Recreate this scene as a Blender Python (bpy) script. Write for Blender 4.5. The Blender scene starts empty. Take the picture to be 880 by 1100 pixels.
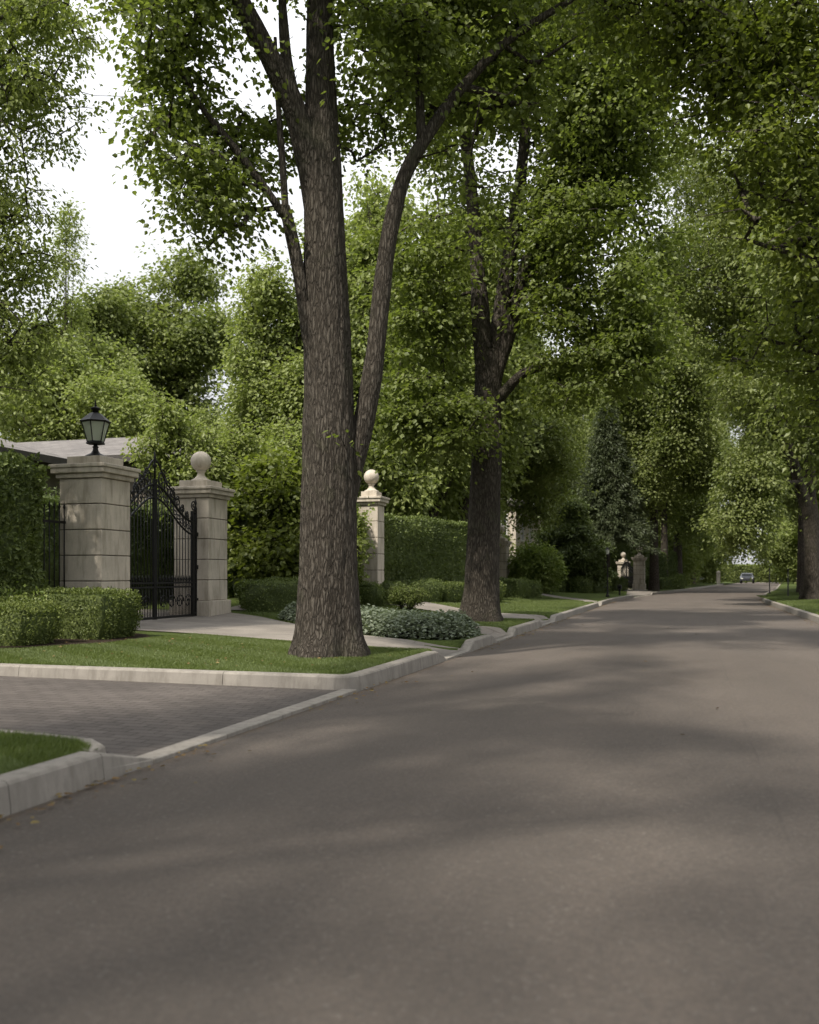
import bpy, math, random
import numpy as np
from math import radians, sin, cos, pi, sqrt

# ------------------------------------------------------------------ camera, world, sun, exposure
scene = bpy.context.scene
COL = scene.collection
YAW = radians(16.7)

cam_d = bpy.data.cameras.new('camera')
cam = bpy.data.objects.new('camera', cam_d)
COL.objects.link(cam)
cam.location = (0, 0, 1.1)
cam.rotation_euler = (radians(90), 0, YAW)
cam_d.sensor_fit = 'HORIZONTAL'
cam_d.sensor_width = 36
cam_d.lens = 40.9
cam_d.shift_y = 0.0773
cam_d.clip_start = 0.05
cam_d.clip_end = 2000
cam_d.dof.use_dof = True
cam_d.dof.focus_distance = 13.5
cam_d.dof.aperture_fstop = 2.4
scene.camera = cam

SUN_EL, SUN_AZ = 52.0, 202.0      # compass bearing of the sun (0 = +Y, clockwise): behind the camera, to the left
world = bpy.data.worlds.new('World')
scene.world = world
world.use_nodes = True
wt = world.node_tree
bg = wt.nodes['Background']
sky = wt.nodes.new('ShaderNodeTexSky')
sky.sky_type = 'NISHITA'
sky.sun_disc = False
sky.sun_elevation = radians(SUN_EL)
sky.sun_rotation = radians(SUN_AZ)
sky.dust_density = 3.0
wmix = wt.nodes.new('ShaderNodeMix'); wmix.data_type = 'RGBA'
wmix.inputs[0].default_value = 0.86                     # thin bright cloud over nearly all the sky
wtc = wt.nodes.new('ShaderNodeTexCoord')
wno = wt.nodes.new('ShaderNodeTexNoise'); wno.inputs['Scale'].default_value = 1.6; wno.inputs['Detail'].default_value = 4
wrm = wt.nodes.new('ShaderNodeValToRGB')
wrm.color_ramp.elements[0].position = 0.3; wrm.color_ramp.elements[0].color = (10.2, 10.3, 10.6, 1)
wrm.color_ramp.elements[1].position = 0.75; wrm.color_ramp.elements[1].color = (11.4, 11.4, 11.6, 1)
wt.links.new(wtc.outputs['Generated'], wno.inputs['Vector'])
wt.links.new(wno.outputs['Fac'], wrm.inputs[0])
wt.links.new(sky.outputs[0], wmix.inputs[6])
wt.links.new(wrm.outputs[0], wmix.inputs[7])
# overcast skies are about three times brighter overhead than at the horizon
wsep = wt.nodes.new('ShaderNodeSeparateXYZ'); wt.links.new(wtc.outputs['Generated'], wsep.inputs[0])
wmx = wt.nodes.new('ShaderNodeMath'); wmx.operation = 'MAXIMUM'; wmx.inputs[1].default_value = 0.0; wt.links.new(wsep.outputs['Z'], wmx.inputs[0])
wml = wt.nodes.new('ShaderNodeMath'); wml.operation = 'MULTIPLY_ADD'; wml.inputs[1].default_value = 0.87; wml.inputs[2].default_value = 0.40; wt.links.new(wmx.outputs[0], wml.inputs[0])
wgr = wt.nodes.new('ShaderNodeVectorMath'); wgr.operation = 'SCALE'; wt.links.new(wmix.outputs[2], wgr.inputs[0]); wt.links.new(wml.outputs[0], wgr.inputs['Scale'])
wt.links.new(wgr.outputs[0], bg.inputs[0])
bg.inputs[1].default_value = 0.089

sun_d = bpy.data.lights.new('sun', 'SUN')
sun_d.energy = 3.1
sun_d.angle = radians(2.0)
sun_d.color = (1.0, 0.93, 0.82)
sun = bpy.data.objects.new('sun', sun_d)
COL.objects.link(sun)
sun.rotation_euler = (radians(90 - SUN_EL), 0, radians(180 - SUN_AZ))   # lamp shines from that bearing

scene.view_settings.view_transform = 'Standard'
scene.view_settings.look = 'None'
scene.view_settings.exposure = 0.95
scene.view_settings.gamma = 1.0
scene.view_settings.use_curve_mapping = False
scene.render.engine = 'CYCLES'
cy = scene.cycles
cy.max_bounces = 8; cy.diffuse_bounces = 5; cy.glossy_bounces = 3; cy.transmission_bounces = 5; cy.transparent_max_bounces = 6
cy.caustics_reflective = False; cy.caustics_refractive = False
cy.use_denoising = True
cy.sample_clamp_indirect = 6.0

# ------------------------------------------------------------------ numpy helpers
def hash3(i, j, k, seed):
    n = (i * 374761393 + j * 668265263 + k * 2147483647 + seed * 144269) & 0xffffffff
    n = ((n ^ (n >> 13)) * 1274126177) & 0xffffffff
    n = (n ^ (n >> 16)) & 0xffffffff
    return n / 4294967295.0

def vnoise(P, s=1.0, seed=0):
    P = np.asarray(P, float) * s
    I = np.floor(P).astype(np.int64); f = P - I; f = f * f * (3 - 2 * f)
    r = 0
    for a in (0, 1):
        for b in (0, 1):
            for c in (0, 1):
                w_ = (f[:, 0] if a else 1 - f[:, 0]) * (f[:, 1] if b else 1 - f[:, 1]) * (f[:, 2] if c else 1 - f[:, 2])
                r = r + w_ * hash3(I[:, 0] + a, I[:, 1] + b, I[:, 2] + c, seed)
    return r

def unit(v):
    return v / np.maximum(np.linalg.norm(v, axis=-1, keepdims=True), 1e-9)

def sstep(a, b, x):
    t = np.clip((np.asarray(x, float) - a) / (b - a), 0, 1)
    return t * t * (3 - 2 * t)

def mesh_np(name, V, groups, mats, uv=None):
    """groups: list of (faces ndarray (m,k), material index, smooth)"""
    me = bpy.data.meshes.new(name)
    V = np.asarray(V, np.float32)
    me.vertices.add(len(V)); me.vertices.foreach_set('co', V.ravel())
    loops = []; starts = []; totals = []; mi = []; sm = []
    off = 0
    for F, m, s in groups:
        F = np.asarray(F, np.int32)
        if F.size == 0: continue
        n, k = F.shape
        loops.append(F.ravel()); starts.append(off + np.arange(n) * k); totals.append(np.full(n, k))
        mi.append(np.full(n, m)); sm.append(np.full(n, s)); off += n * k
    L = np.concatenate(loops).astype(np.int32)
    me.loops.add(len(L)); me.loops.foreach_set('vertex_index', L)
    S = np.concatenate(starts).astype(np.int32)
    me.polygons.add(len(S))
    me.polygons.foreach_set('loop_start', S)
    me.polygons.foreach_set('loop_total', np.concatenate(totals).astype(np.int32))
    me.polygons.foreach_set('material_index', np.concatenate(mi).astype(np.int32))
    me.polygons.foreach_set('use_smooth', np.concatenate(sm).astype(bool))
    for m in mats: me.materials.append(m)
    if uv is not None:
        lay = me.uv_layers.new(name='UVMap')
        lay.data.foreach_set('uv', np.asarray(uv, np.float32)[L].ravel())
    me.update(calc_edges=True)
    return me

class MB:
    def __init__(s): s.V = []; s.G = []; s.n = 0
    def add(s, V, F, m=0, smooth=False):
        V = np.asarray(V, float).reshape(-1, 3)
        if isinstance(F, list) and F and len({len(f) for f in F}) > 1:
            for k in {len(f) for f in F}:
                s.G.append((np.array([f for f in F if len(f) == k]) + s.n, m, smooth))
        else:
            s.G.append((np.asarray(F) + s.n, m, smooth))
        s.V.append(V); s.n += len(V); return s
    def box(s, x0, x1, y0, y1, z0, z1, m=0, rz=0, c=None):
        V = np.array([(x, y, z) for z in (z0, z1) for x, y in ((x0, y0), (x1, y0), (x1, y1), (x0, y1))], float)
        if rz:
            c = c or ((x0 + x1) / 2, (y0 + y1) / 2)
            d = V[:, :2] - c; V[:, 0] = c[0] + d[:, 0] * cos(rz) - d[:, 1] * sin(rz); V[:, 1] = c[1] + d[:, 0] * sin(rz) + d[:, 1] * cos(rz)
        return s.add(V, [(0, 3, 2, 1), (4, 5, 6, 7), (0, 1, 5, 4), (1, 2, 6, 5), (2, 3, 7, 6), (3, 0, 4, 7)], m)
    def tube(s, pts, rad, n=8, m=0, cap=True):
        P = np.asarray(pts, float); R = np.broadcast_to(np.asarray(rad, float), (len(P),))
        T = unit(np.gradient(P, axis=0))
        up = np.array([0, 0, 1.0]) if abs(T[0, 2]) < .9 else np.array([1.0, 0, 0])
        N = unit(np.cross(T[0], up)); Ns = []
        for t in T:
            N = N - t * np.dot(N, t); N = N / max(np.linalg.norm(N), 1e-9); Ns.append(N)
        Ns = np.array(Ns); B = np.cross(T, Ns)
        a = np.arange(n) * 2 * pi / n
        V = P[:, None] + R[:, None, None] * (Ns[:, None] * np.cos(a)[None, :, None] + B[:, None] * np.sin(a)[None, :, None])
        k = len(P)
        i = np.arange(k - 1)[:, None] * n; j = np.arange(n)[None]; j2 = (j + 1) % n
        F = np.stack([i + j, i + j2, i + n + j2, i + n + j], -1).reshape(-1, 4)
        s.add(V.reshape(-1, 3), F, m, n > 4)
        if cap and n > 2:
            b = s.n - k * n
            s.G.append((np.array([list(range(n))[::-1]]) + b, m, False))
            s.G.append((np.array([list(range(n))]) + b + (k - 1) * n, m, False))
        return s
    def lathe(s, prof, n=24, m=0, c=(0, 0), smooth=True, rot=0):
        prof = np.asarray(prof, float); a = np.arange(n) * 2 * pi / n + rot
        V = np.stack([c[0] + prof[:, 0][:, None] * np.cos(a), c[1] + prof[:, 0][:, None] * np.sin(a), np.repeat(prof[:, 1][:, None], n, 1)], -1)
        k = len(prof); i = np.arange(k - 1)[:, None] * n; j = np.arange(n)[None]; j2 = (j + 1) % n
        F = np.stack([i + j, i + j2, i + n + j2, i + n + j], -1).reshape(-1, 4)
        s.add(V.reshape(-1, 3), F, m, smooth)
        b = s.n - k * n
        if prof[0, 0] > 1e-4: s.G.append((np.array([list(range(n))[::-1]]) + b, m, False))
        if prof[-1, 0] > 1e-4: s.G.append((np.array([list(range(n))]) + b + (k - 1) * n, m, False))
        return s
    def build(s, name, mats, parent=None, loc=None, bevel=0):
        V = np.concatenate(s.V)
        if loc is not None: V = V - np.array(loc)
        me = mesh_np(name, V, s.G, mats if isinstance(mats, (list, tuple)) else [mats])
        return link(name, me, parent, loc, bevel)

def link(name, me, parent=None, loc=None, bevel=0):
    o = bpy.data.objects.new(name, me); COL.objects.link(o)
    if parent is not None: o.parent = parent
    if loc is not None: o.location = loc
    if bevel:
        b = o.modifiers.new('bevel', 'BEVEL'); b.width = bevel; b.segments = 2; b.limit_method = 'ANGLE'
    return o

def tag(o, label=None, cat=None, group=None, kind=None):
    if label: o['label'] = label
    if cat: o['category'] = cat
    if group: o['group'] = group
    if kind: o['kind'] = kind
    return o

def thing(name, label, cat, loc=(0, 0, 0), rz=0, group=None):
    o = bpy.data.objects.new(name, None); COL.objects.link(o)
    o.empty_display_size = .3
    o.location = loc; o.rotation_euler = (0, 0, rz)
    return tag(o, label, cat, group)

def dup(root, loc, rz=0, scale=1.0, label=None, group=None):
    r = root.copy(); COL.objects.link(r); r.location = loc; r.rotation_euler = (0, 0, rz)
    r.scale = scale if hasattr(scale, '__len__') else (scale,) * 3
    if label: r['label'] = label
    if group: r['group'] = group
    for ch in list(root.children):
        c = ch.copy(); COL.objects.link(c); c.parent = r
        for g in ch.children:
            d = g.copy(); COL.objects.link(d); d.parent = c
    return r

# ------------------------------------------------------------------ materials
class N:
    def __init__(s, name):
        s.m = bpy.data.materials.new(name); s.m.use_nodes = True; s.t = s.m.node_tree
        s.b = s.t.nodes['Principled BSDF']; s.o = s.t.nodes['Material Output']
    def n(s, typ, **kw):
        x = s.t.nodes.new(typ)
        for k, v in kw.items():
            if k.startswith('i_'):
                key = k[2:]; x.inputs[int(key) if key.isdigit() else key.replace('_', ' ')].default_value = v
            else: setattr(x, k, v)
        return x
    def l(s, a, b): s.t.links.new(a, b)
    def coord(s, kind='Object', scale=(1, 1, 1)):
        tc = s.n('ShaderNodeTexCoord'); mp = s.n('ShaderNodeMapping'); mp.inputs['Scale'].default_value = scale
        s.l(tc.outputs[kind], mp.inputs['Vector']); return mp.outputs[0]
    def noise(s, vec, scale, detail=4, rough=.55):
        x = s.n('ShaderNodeTexNoise', i_Scale=scale, i_Detail=detail, i_Roughness=rough); s.l(vec, x.inputs['Vector']); return x.outputs['Fac']
    def ramp(s, fac, stops):
        x = s.n('ShaderNodeValToRGB'); cr = x.color_ramp
        while len(cr.elements) < len(stops): cr.elements.new(.5)
        for e, (p, c) in zip(cr.elements, stops):
            e.position = p; e.color = (c, c, c, 1) if not hasattr(c, '__len__') else tuple(c) + (1,)
        s.l(fac, x.inputs[0]); return x.outputs[0]
    def mix(s, f, a, b, mode='MIX'):
        x = s.n('ShaderNodeMix', data_type='RGBA', blend_type=mode)
        for sock, v in ((x.inputs[0], f), (x.inputs[6], a), (x.inputs[7], b)):
            if isinstance(v, (int, float)): sock.default_value = float(v) if sock.type == 'VALUE' else (v, v, v, 1)
            elif isinstance(v, tuple): sock.default_value = v + (1,) if len(v) == 3 else v
            else: s.l(v, sock)
        return x.outputs[2]
    def math(s, op, a, b=0.0):
        x = s.n('ShaderNodeMath', operation=op)
        for i, v in enumerate((a, b)):
            if isinstance(v, (int, float)): x.inputs[i].default_value = v
            else: s.l(v, x.inputs[i])
        return x.outputs[0]
    def bump(s, h, strength=.3, dist=.01, prev=None):
        x = s.n('ShaderNodeBump', i_Strength=strength, i_Distance=dist); s.l(h, x.inputs['Height'])
        if prev is not None: s.l(prev, x.inputs['Normal'])
        return x.outputs[0]
    def fin(s, col=None, rough=.8, normal=None, spec=.3, metal=0):
        if col is not None:
            if isinstance(col, tuple): s.b.inputs['Base Color'].default_value = col + (1,)
            else: s.l(col, s.b.inputs['Base Color'])
        if isinstance(rough, (int, float)): s.b.inputs['Roughness'].default_value = rough
        else: s.l(rough, s.b.inputs['Roughness'])
        s.b.inputs['Specular IOR Level'].default_value = spec; s.b.inputs['Metallic'].default_value = metal
        if normal is not None: s.l(normal, s.b.inputs['Normal'])
        return s.m

def leaf_mat(name, c1, c2, c3, trans=.38, gloss=.022):
    s = N(name); v = s.coord()
    geo = s.n('ShaderNodeNewGeometry')
    r = geo.outputs['Random Per Island']
    big = s.ramp(s.noise(v, .55, 3), [(.3, 0.), (.7, 1.)])
    f = s.math('ADD', s.math('MULTIPLY', r, .65), s.math('MULTIPLY', big, .35))
    col = s.ramp(f, [(0.05, c1), (.5, c2), (.95, c3)])
    d = s.n('ShaderNodeBsdfDiffuse'); t = s.n('ShaderNodeBsdfTranslucent'); g = s.n('ShaderNodeBsdfGlossy', i_Roughness=.5)
    g.inputs['Color'].default_value = (.9, .95, .9, 1)
    s.l(col, d.inputs['Color'])
    tc = s.mix(1.0, col, (1.2, 1.3, .72), 'MULTIPLY')
    s.l(tc, t.inputs['Color'])
    m1 = s.n('ShaderNodeMixShader', i_0=trans); s.l(d.outputs[0], m1.inputs[1]); s.l(t.outputs[0], m1.inputs[2])
    m2 = s.n('ShaderNodeMixShader', i_0=gloss); s.l(m1.outputs[0], m2.inputs[1]); s.l(g.outputs[0], m2.inputs[2])
    s.l(m2.outputs[0], s.o.inputs['Surface'])
    s.t.nodes.remove(s.b)
    return s.m

LF = dict(
    maple=leaf_mat('maple_leaves', (.095, .12, .03), (.145, .178, .042), (.20, .235, .062), trans=.5),
    maple2=leaf_mat('deep_maple_leaves', (.08, .10, .018), (.125, .152, .028), (.185, .215, .042), trans=.5),
    lime=leaf_mat('lime_leaves', (.15, .185, .055), (.205, .24, .075), (.27, .305, .105), trans=.45),
    grey=leaf_mat('grey_green_leaves', (.12, .15, .062), (.175, .205, .09), (.25, .27, .13), trans=.45),
    mid=leaf_mat('mid_green_leaves', (.11, .14, .04), (.17, .20, .062), (.24, .27, .095), trans=.45),
    dark=leaf_mat('dark_leaves', (.05, .068, .02), (.082, .108, .033), (.125, .155, .055), trans=.35),
    hedge=leaf_mat('hedge_leaves', (.062, .086, .022), (.105, .138, .034), (.18, .22, .06), trans=.25, gloss=.03),
    box=leaf_mat('boxwood_leaves', (.06, .082, .02), (.105, .135, .032), (.18, .21, .06), trans=.28),
    pale=leaf_mat('pale_shoots', (.11, .16, .035), (.18, .23, .055), (.28, .32, .11), trans=.35),
    cover=leaf_mat('ground_cover_leaves', (.10, .125, .08), (.17, .20, .14), (.26, .29, .22), trans=.25, gloss=.03),
    needle=leaf_mat('spruce_needles', (.048, .062, .03), (.078, .096, .048), (.115, .135, .075), trans=.25),
    grass=leaf_mat('grass_blades', (.072, .098, .024), (.11, .145, .038), (.155, .19, .058), trans=.3, gloss=.03),
)

def bark_mat(name, dark, mid, light, sc=1.0):
    s = N(name)
    v = s.coord('Object', (19 * sc, 19 * sc, 3.6 * sc)); v2 = s.coord('Object', (1, 1, 1))
    vo = s.n('ShaderNodeTexVoronoi', feature='DISTANCE_TO_EDGE', i_Scale=1.6)
    wv = s.n('ShaderNodeVectorMath', operation='ADD')
    nz = s.n('ShaderNodeTexNoise', i_Scale=1.2, i_Detail=3); s.l(v, nz.inputs['Vector'])
    s.l(v, wv.inputs[0]); s.l(nz.outputs['Color'], wv.inputs[1]); s.l(wv.outputs[0], vo.inputs['Vector'])
    e = s.ramp(vo.outputs['Distance'], [(0, 0.), (.28, 1.)])
    f = s.noise(v, 3.0, 7, .65)
    h = s.math('ADD', s.math('MULTIPLY', e, .6), s.math('MULTIPLY', f, .8))
    col = s.ramp(h, [(.25, dark), (.7, mid), (1.0, light)])
    patch = s.ramp(s.noise(v2, 1.7, 5, .6), [(.4, 0.), (.7, 1.)])
    col = s.mix(s.math('MULTIPLY', patch, .2), col, tuple(c * 1.35 for c in light))
    moss = s.ramp(s.noise(v2, 2.6, 4), [(.56, 0.), (.75, 1.)])
    col = s.mix(s.math('MULTIPLY', moss, .25), col, (.07, .08, .035))
    return s.fin(col, .92, s.bump(h, .9, .035), spec=.15)

M = {}
M['bark'] = bark_mat('ridged_bark', (.020, .017, .014), (.056, .047, .037), (.095, .083, .068))
M['bark2'] = bark_mat('dark_bark', (.018, .015, .012), (.05, .041, .033), (.095, .08, .067))

def stone(name, base, dirt, sc=1.0):
    s = N(name); v = s.coord('Object', (1, 1, 1)); g = s.coord('Object', (1.6, 1.6, .3))
    n1 = s.noise(v, 2.2 * sc, 6, .6); n2 = s.noise(v, 60 * sc, 3); n3 = s.noise(g, 5 * sc, 5, .65)
    col = s.mix(s.ramp(n1, [(.35, 0.), (.7, 1.)]), base, tuple(c * .78 for c in base))
    col = s.mix(s.math('MULTIPLY', s.ramp(n3, [(.46, 0.), (.66, 1.)]), .7), col, dirt)
    col = s.mix(s.math('MULTIPLY', s.ramp(n2, [(.45, 0.), (.62, 1.)]), .18), col, tuple(c * .6 for c in base))
    h = s.math('ADD', s.math('MULTIPLY', n1, .3), s.math('MULTIPLY', n2, .5))
    return s.fin(col, .85, s.bump(h, .35, .006), spec=.25)
M['lime_stone'] = stone('limestone', (.55, .49, .41), (.25, .22, .17))
M['joint'] = stone('mortar_joint', (.12, .105, .085), (.06, .055, .045))
M['concrete'] = stone('kerb_concrete', (.26, .238, .208), (.145, .13, .11), 1.6)
M['path'] = None

def make_asphalt():
    s = N('asphalt'); v = s.coord('Object'); uvn = s.n('ShaderNodeTexCoord')
    sep = s.n('ShaderNodeSeparateXYZ'); s.l(uvn.outputs['UV'], sep.inputs[0])
    agg = s.n('ShaderNodeTexVoronoi', i_Scale=95.0); s.l(v, agg.inputs['Vector'])
    fine = s.noise(v, 210, 3, .7); med = s.noise(v, 34, 5, .65)
    big = s.noise(v, .42, 5, .6); lng = s.noise(s.coord('Object', (1.6, .22, 1)), 1.0, 4, .6)
    base = s.mix(s.ramp(big, [(.3, 0.), (.7, 1.)]), (.128, .104, .086), (.165, .136, .114))
    base = s.mix(s.math('MULTIPLY', s.ramp(lng, [(.4, 0.), (.7, 1.)]), .4), base, (.084, .073, .063))
    base = s.mix(s.ramp(fine, [(.36, .55), (.62, 0.)]), base, (.04, .036, .032))
    chip = s.ramp(agg.outputs['Color'], [(.80, 0.), (.95, .45)])
    base = s.mix(chip, base, (.22, .20, .18))
    base = s.mix(s.math('MULTIPLY', s.ramp(med, [(.42, 0.), (.66, 1.)]), .5), base, (.066, .060, .053))
    spot = s.ramp(s.noise(v, 1.1, 3, .5), [(.66, 0.), (.72, 1.)])
    base = s.mix(s.math('MULTIPLY', spot, .22), base, (.07, .062, .055))
    grain = s.noise(v, 70, 4, .8)
    base = s.mix(s.ramp(grain, [(.40, .30), (.52, 0.)]), base, (.05, .045, .04))
    # gutter grit: distance from the two kerbs is in the UV map (x = metres from the left kerb)
    wob = s.math('MULTIPLY', s.noise(v, 2.4, 5, .7), .36)
    dl = s.math('SUBTRACT', wob, sep.outputs['X'])
    dr = s.math('SUBTRACT', wob, s.math('SUBTRACT', 5.85, sep.outputs['X']))
    edge = s.ramp(s.math('MAXIMUM', dl, dr), [(.08, 0.), (.24, 1.)])
    grit = s.math('MULTIPLY', edge, s.ramp(s.noise(v, 22, 4, .7), [(.4, 0.), (.56, 1.)]))
    base = s.mix(s.math('MULTIPLY', grit, .6), base, (.15, .10, .06))
    # long paving joint near the crown of the road
    jx = s.math('ABSOLUTE', s.math('SUBTRACT', sep.outputs['X'], s.math('ADD', 3.35, s.math('MULTIPLY', s.noise(v, .8, 4), .09))))
    jl = s.math('MULTIPLY', s.ramp(jx, [(.003, 1.), (.013, 0.)]), s.ramp(s.noise(v, 1.3, 3), [(.45, 0.), (.6, .22)]))
    base = s.mix(jl, base, (.04, .036, .032))
    h = s.math('ADD', s.math('MULTIPLY', agg.outputs['Distance'], -.6), s.math('ADD', s.math('ADD', fine, grain), s.math('MULTIPLY', med, .8)))
    return s.fin(base, .88, s.bump(h, .9, .008), spec=.3)
M['asphalt'] = make_asphalt()

def paver(name, c1, c2, mortar, bw=.22, bh=.11, rot=0.0, rough=.85):
    s = N(name)
    tc = s.n('ShaderNodeTexCoord'); mp = s.n('ShaderNodeMapping'); mp.inputs['Rotation'].default_value = (0, 0, rot)
    s.l(tc.outputs['Object'], mp.inputs['Vector']); v = mp.outputs[0]
    b = s.n('ShaderNodeTexBrick', i_Scale=1.0, i_Mortar_Size=.006, i_Mortar_Smooth=.3, i_Brick_Width=bw, i_Row_Height=bh)
    b.inputs['Color1'].default_value = c1 + (1,); b.inputs['Color2'].default_value = c2 + (1,); b.inputs['Mortar'].default_value = mortar + (1,)
    s.l(v, b.inputs['Vector'])
    big = s.ramp(s.noise(v, .7, 5, .6), [(.35, .75), (.7, 1.15)])
    col = s.mix(1.0, b.outputs['Color'], big, 'MULTIPLY')
    fn = s.noise(v, 90, 4, .7)
    col = s.mix(s.ramp(fn, [(.4, .4), (.6, 0.)]), col, tuple(c * .5 for c in c1))
    h = s.math('ADD', s.math('MULTIPLY', b.outputs['Fac'], -1.), s.math('MULTIPLY', fn, .25))
    return s.fin(col, rough, s.bump(h, .6, .008), spec=.25)
M['brick_apron'] = paver('grey_brick_paving', (.088, .076, .068), (.115, .10, .09), (.035, .03, .027))
M['stone_path'] = paver('pale_stone_paving', (.20, .178, .155), (.25, .225, .195), (.12, .105, .09), .6, .4, .3)
M['grey_path'] = paver('grey_stone_paving', (.16, .145, .13), (.20, .18, .165), (.09, .08, .07), .5, .35, .9)

def lawn_m():
    s = N('lawn'); v = s.coord('Object')
    st = s.n('ShaderNodeTexWave', i_Scale=.55, i_Distortion=.6, i_Detail=1.0, wave_type='BANDS', bands_direction='DIAGONAL'); s.l(v, st.inputs['Vector'])
    a = s.noise(v, 1.2, 5, .6); b = s.noise(v, 45, 5, .75)
    col = s.mix(s.ramp(a, [(.3, 0.), (.7, 1.)]), (.05, .066, .018), (.075, .095, .027))
    col = s.mix(s.math('MULTIPLY', s.ramp(st.outputs['Fac'], [(.35, 0.), (.65, 1.)]), .22), col, (.11, .155, .035))
    col = s.mix(s.ramp(b, [(.35, .6), (.6, 0.)]), col, (.025, .04, .008))
    return s.fin(col, .95, s.bump(b, .8, .03), spec=.1)
M['lawn'] = lawn_m()

def soil_m():
    s = N('mulch'); v = s.coord('Object'); b = s.noise(v, 30, 6, .75)
    return s.fin(s.ramp(b, [(.3, (.015, .011, .008)), (.7, (.055, .04, .028))]), .95, s.bump(b, 1., .03), spec=.1)
M['mulch'] = soil_m()
def wood_floor():
    s = N('woodland_ground'); v = s.coord('Object'); b = s.noise(v, 3, 6, .75)
    return s.fin(s.ramp(b, [(.3, (.03, .045, .014)), (.7, (.06, .085, .025))]), .95, spec=.1)
M['ground'] = wood_floor()
def iron_m():
    s = N('black_iron'); v = s.coord('Object'); a = s.noise(v, 25, 4)
    return s.fin(s.ramp(a, [(.3, (.006, .006, .006)), (.75, (.016, .015, .014))]), .5, s.bump(a, .2, .003), spec=.25)
M['iron'] = iron_m()
def roof_m():
    s = N('roof_shingle')
    tc = s.n('ShaderNodeTexCoord'); v = tc.outputs['UV']
    b = s.n('ShaderNodeTexBrick', i_Scale=1.0, i_Mortar_Size=.012, i_Brick_Width=.35, i_Row_Height=.22)
    b.inputs['Color1'].default_value = (.115, .106, .10, 1); b.inputs['Color2'].default_value = (.165, .152, .142, 1); b.inputs['Mortar'].default_value = (.09, .08, .075, 1)
    s.l(v, b.inputs['Vector'])
    n = s.noise(s.coord('Object'), 1.1, 5)
    return s.fin(s.mix(1.0, b.outputs['Color'], s.ramp(n, [(.3, .8), (.7, 1.15)]), 'MULTIPLY'), .85, s.bump(b.outputs['Fac'], -.4, .02), spec=.25)
M['roof'] = roof_m()
def plain(name, c, rough=.6, spec=.3, sc=8, var=.25, metal=0):
    s = N(name); a = s.noise(s.coord('Object'), sc, 5, .6)
    return s.fin(s.ramp(a, [(.3, tuple(x * (1 - var) for x in c)), (.7, tuple(min(1, x * (1 + var)) for x in c))]), rough, spec=spec, metal=metal)
M['wall'] = plain('render_wall', (.17, .15, .12), .9, .2, 2)
M['fascia'] = plain('dark_fascia', (.05, .045, .04), .6)
M['white_trim'] = plain('white_trim', (.62, .60, .56), .6, .3, 4, .1)
M['pane'] = plain('window_pane', (.03, .035, .04), .12, .6, 1, .2)
M['carpaint'] = plain('dark_car_paint', (.03, .033, .04), .25, .6, 2, .1)
M['tyre'] = plain('tyre_rubber', (.02, .02, .02), .9)
M['lampclear'] = plain('pale_lamp_glass', (.55, .56, .50), .3, .5, 4, .1)
def glass_m():
    s = N('lantern_glass'); s.b.inputs['Base Color'].default_value = (.80, .86, .72, 1)
    s.b.inputs['Roughness'].default_value = .55; s.b.inputs['Transmission Weight'].default_value = .55; s.b.inputs['IOR'].default_value = 1.1
    return s.m
M['glass'] = glass_m()

# ------------------------------------------------------------------ setting: levels and edges
def LEFT(Y):  # x of the left kerb face
    Y = np.asarray(Y, float); return -3.0 + .0172 * np.clip(Y - 38, 0, 28) ** 1.5 + .095 * np.maximum(0, Y - 66)
def RIGHT(Y):
    return LEFT(Y) + 5.85
MOUTHS = [(11.7, 13.0), (15.1, 16.5), (20.1, 21.95), (33.3, 34.2), (47.0, 53.5)]

def GZ(X, Y):
    """height of the ground left of the road"""
    X = np.asarray(X, float); Y = np.asarray(Y, float)
    s = LEFT(Y) - X
    z = .135 + .012 * np.clip(s, 0, 12) * sstep(8.45, 10.0, Y)
    z = z + .10 * np.clip(-5.2 - X, 0, 4.5) * sstep(13.5, 24, Y) * (1 - .8 * sstep(32, 44, Y))
    z = z + .25 * sstep(3, 14, s) * sstep(44, 60, Y)
    for a, b in MOUTHS:
        k = sstep(a - .12, a + .05, Y) * (1 - sstep(b - .05, b + .12, Y))
        z = z * (1 - k * (1 - sstep(.1, 1.3, s))) + .012 * k * (1 - sstep(.1, 1.3, s))
    return z

def grid(name, us, vs, fx, mat, uv=None, kind='structure'):
    U, Vv = np.meshgrid(us, vs)                 # rows = v
    P = fx(U.ravel(), Vv.ravel())
    nu, nv = len(us), len(vs)
    i = (np.arange(nv - 1)[:, None] * nu + np.arange(nu - 1)[None]).ravel()
    F = np.stack([i, i + 1, i + 1 + nu, i + nu], -1)
    u = np.stack([U.ravel(), Vv.ravel()], -1) if uv else None
    o = link(name, mesh_np(name, P, [(F, 0, True)], [mat], u))
    return tag(o, kind=kind)

grid('ground', np.linspace(-200, 200, 9), np.linspace(-60, 260, 9), lambda u, v: np.stack([u, v, u * 0 - .12], -1), M['ground'])
ys = np.concatenate([np.arange(-8, 40, 2.), np.arange(40, 180, 2.5)])
grid('road', np.linspace(0, 5.85, 14), ys, lambda u, v: np.stack([LEFT(v) + u, v, .012 * np.sin(np.pi * u / 5.85) - .006], -1), M['asphalt'], uv=True)
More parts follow.
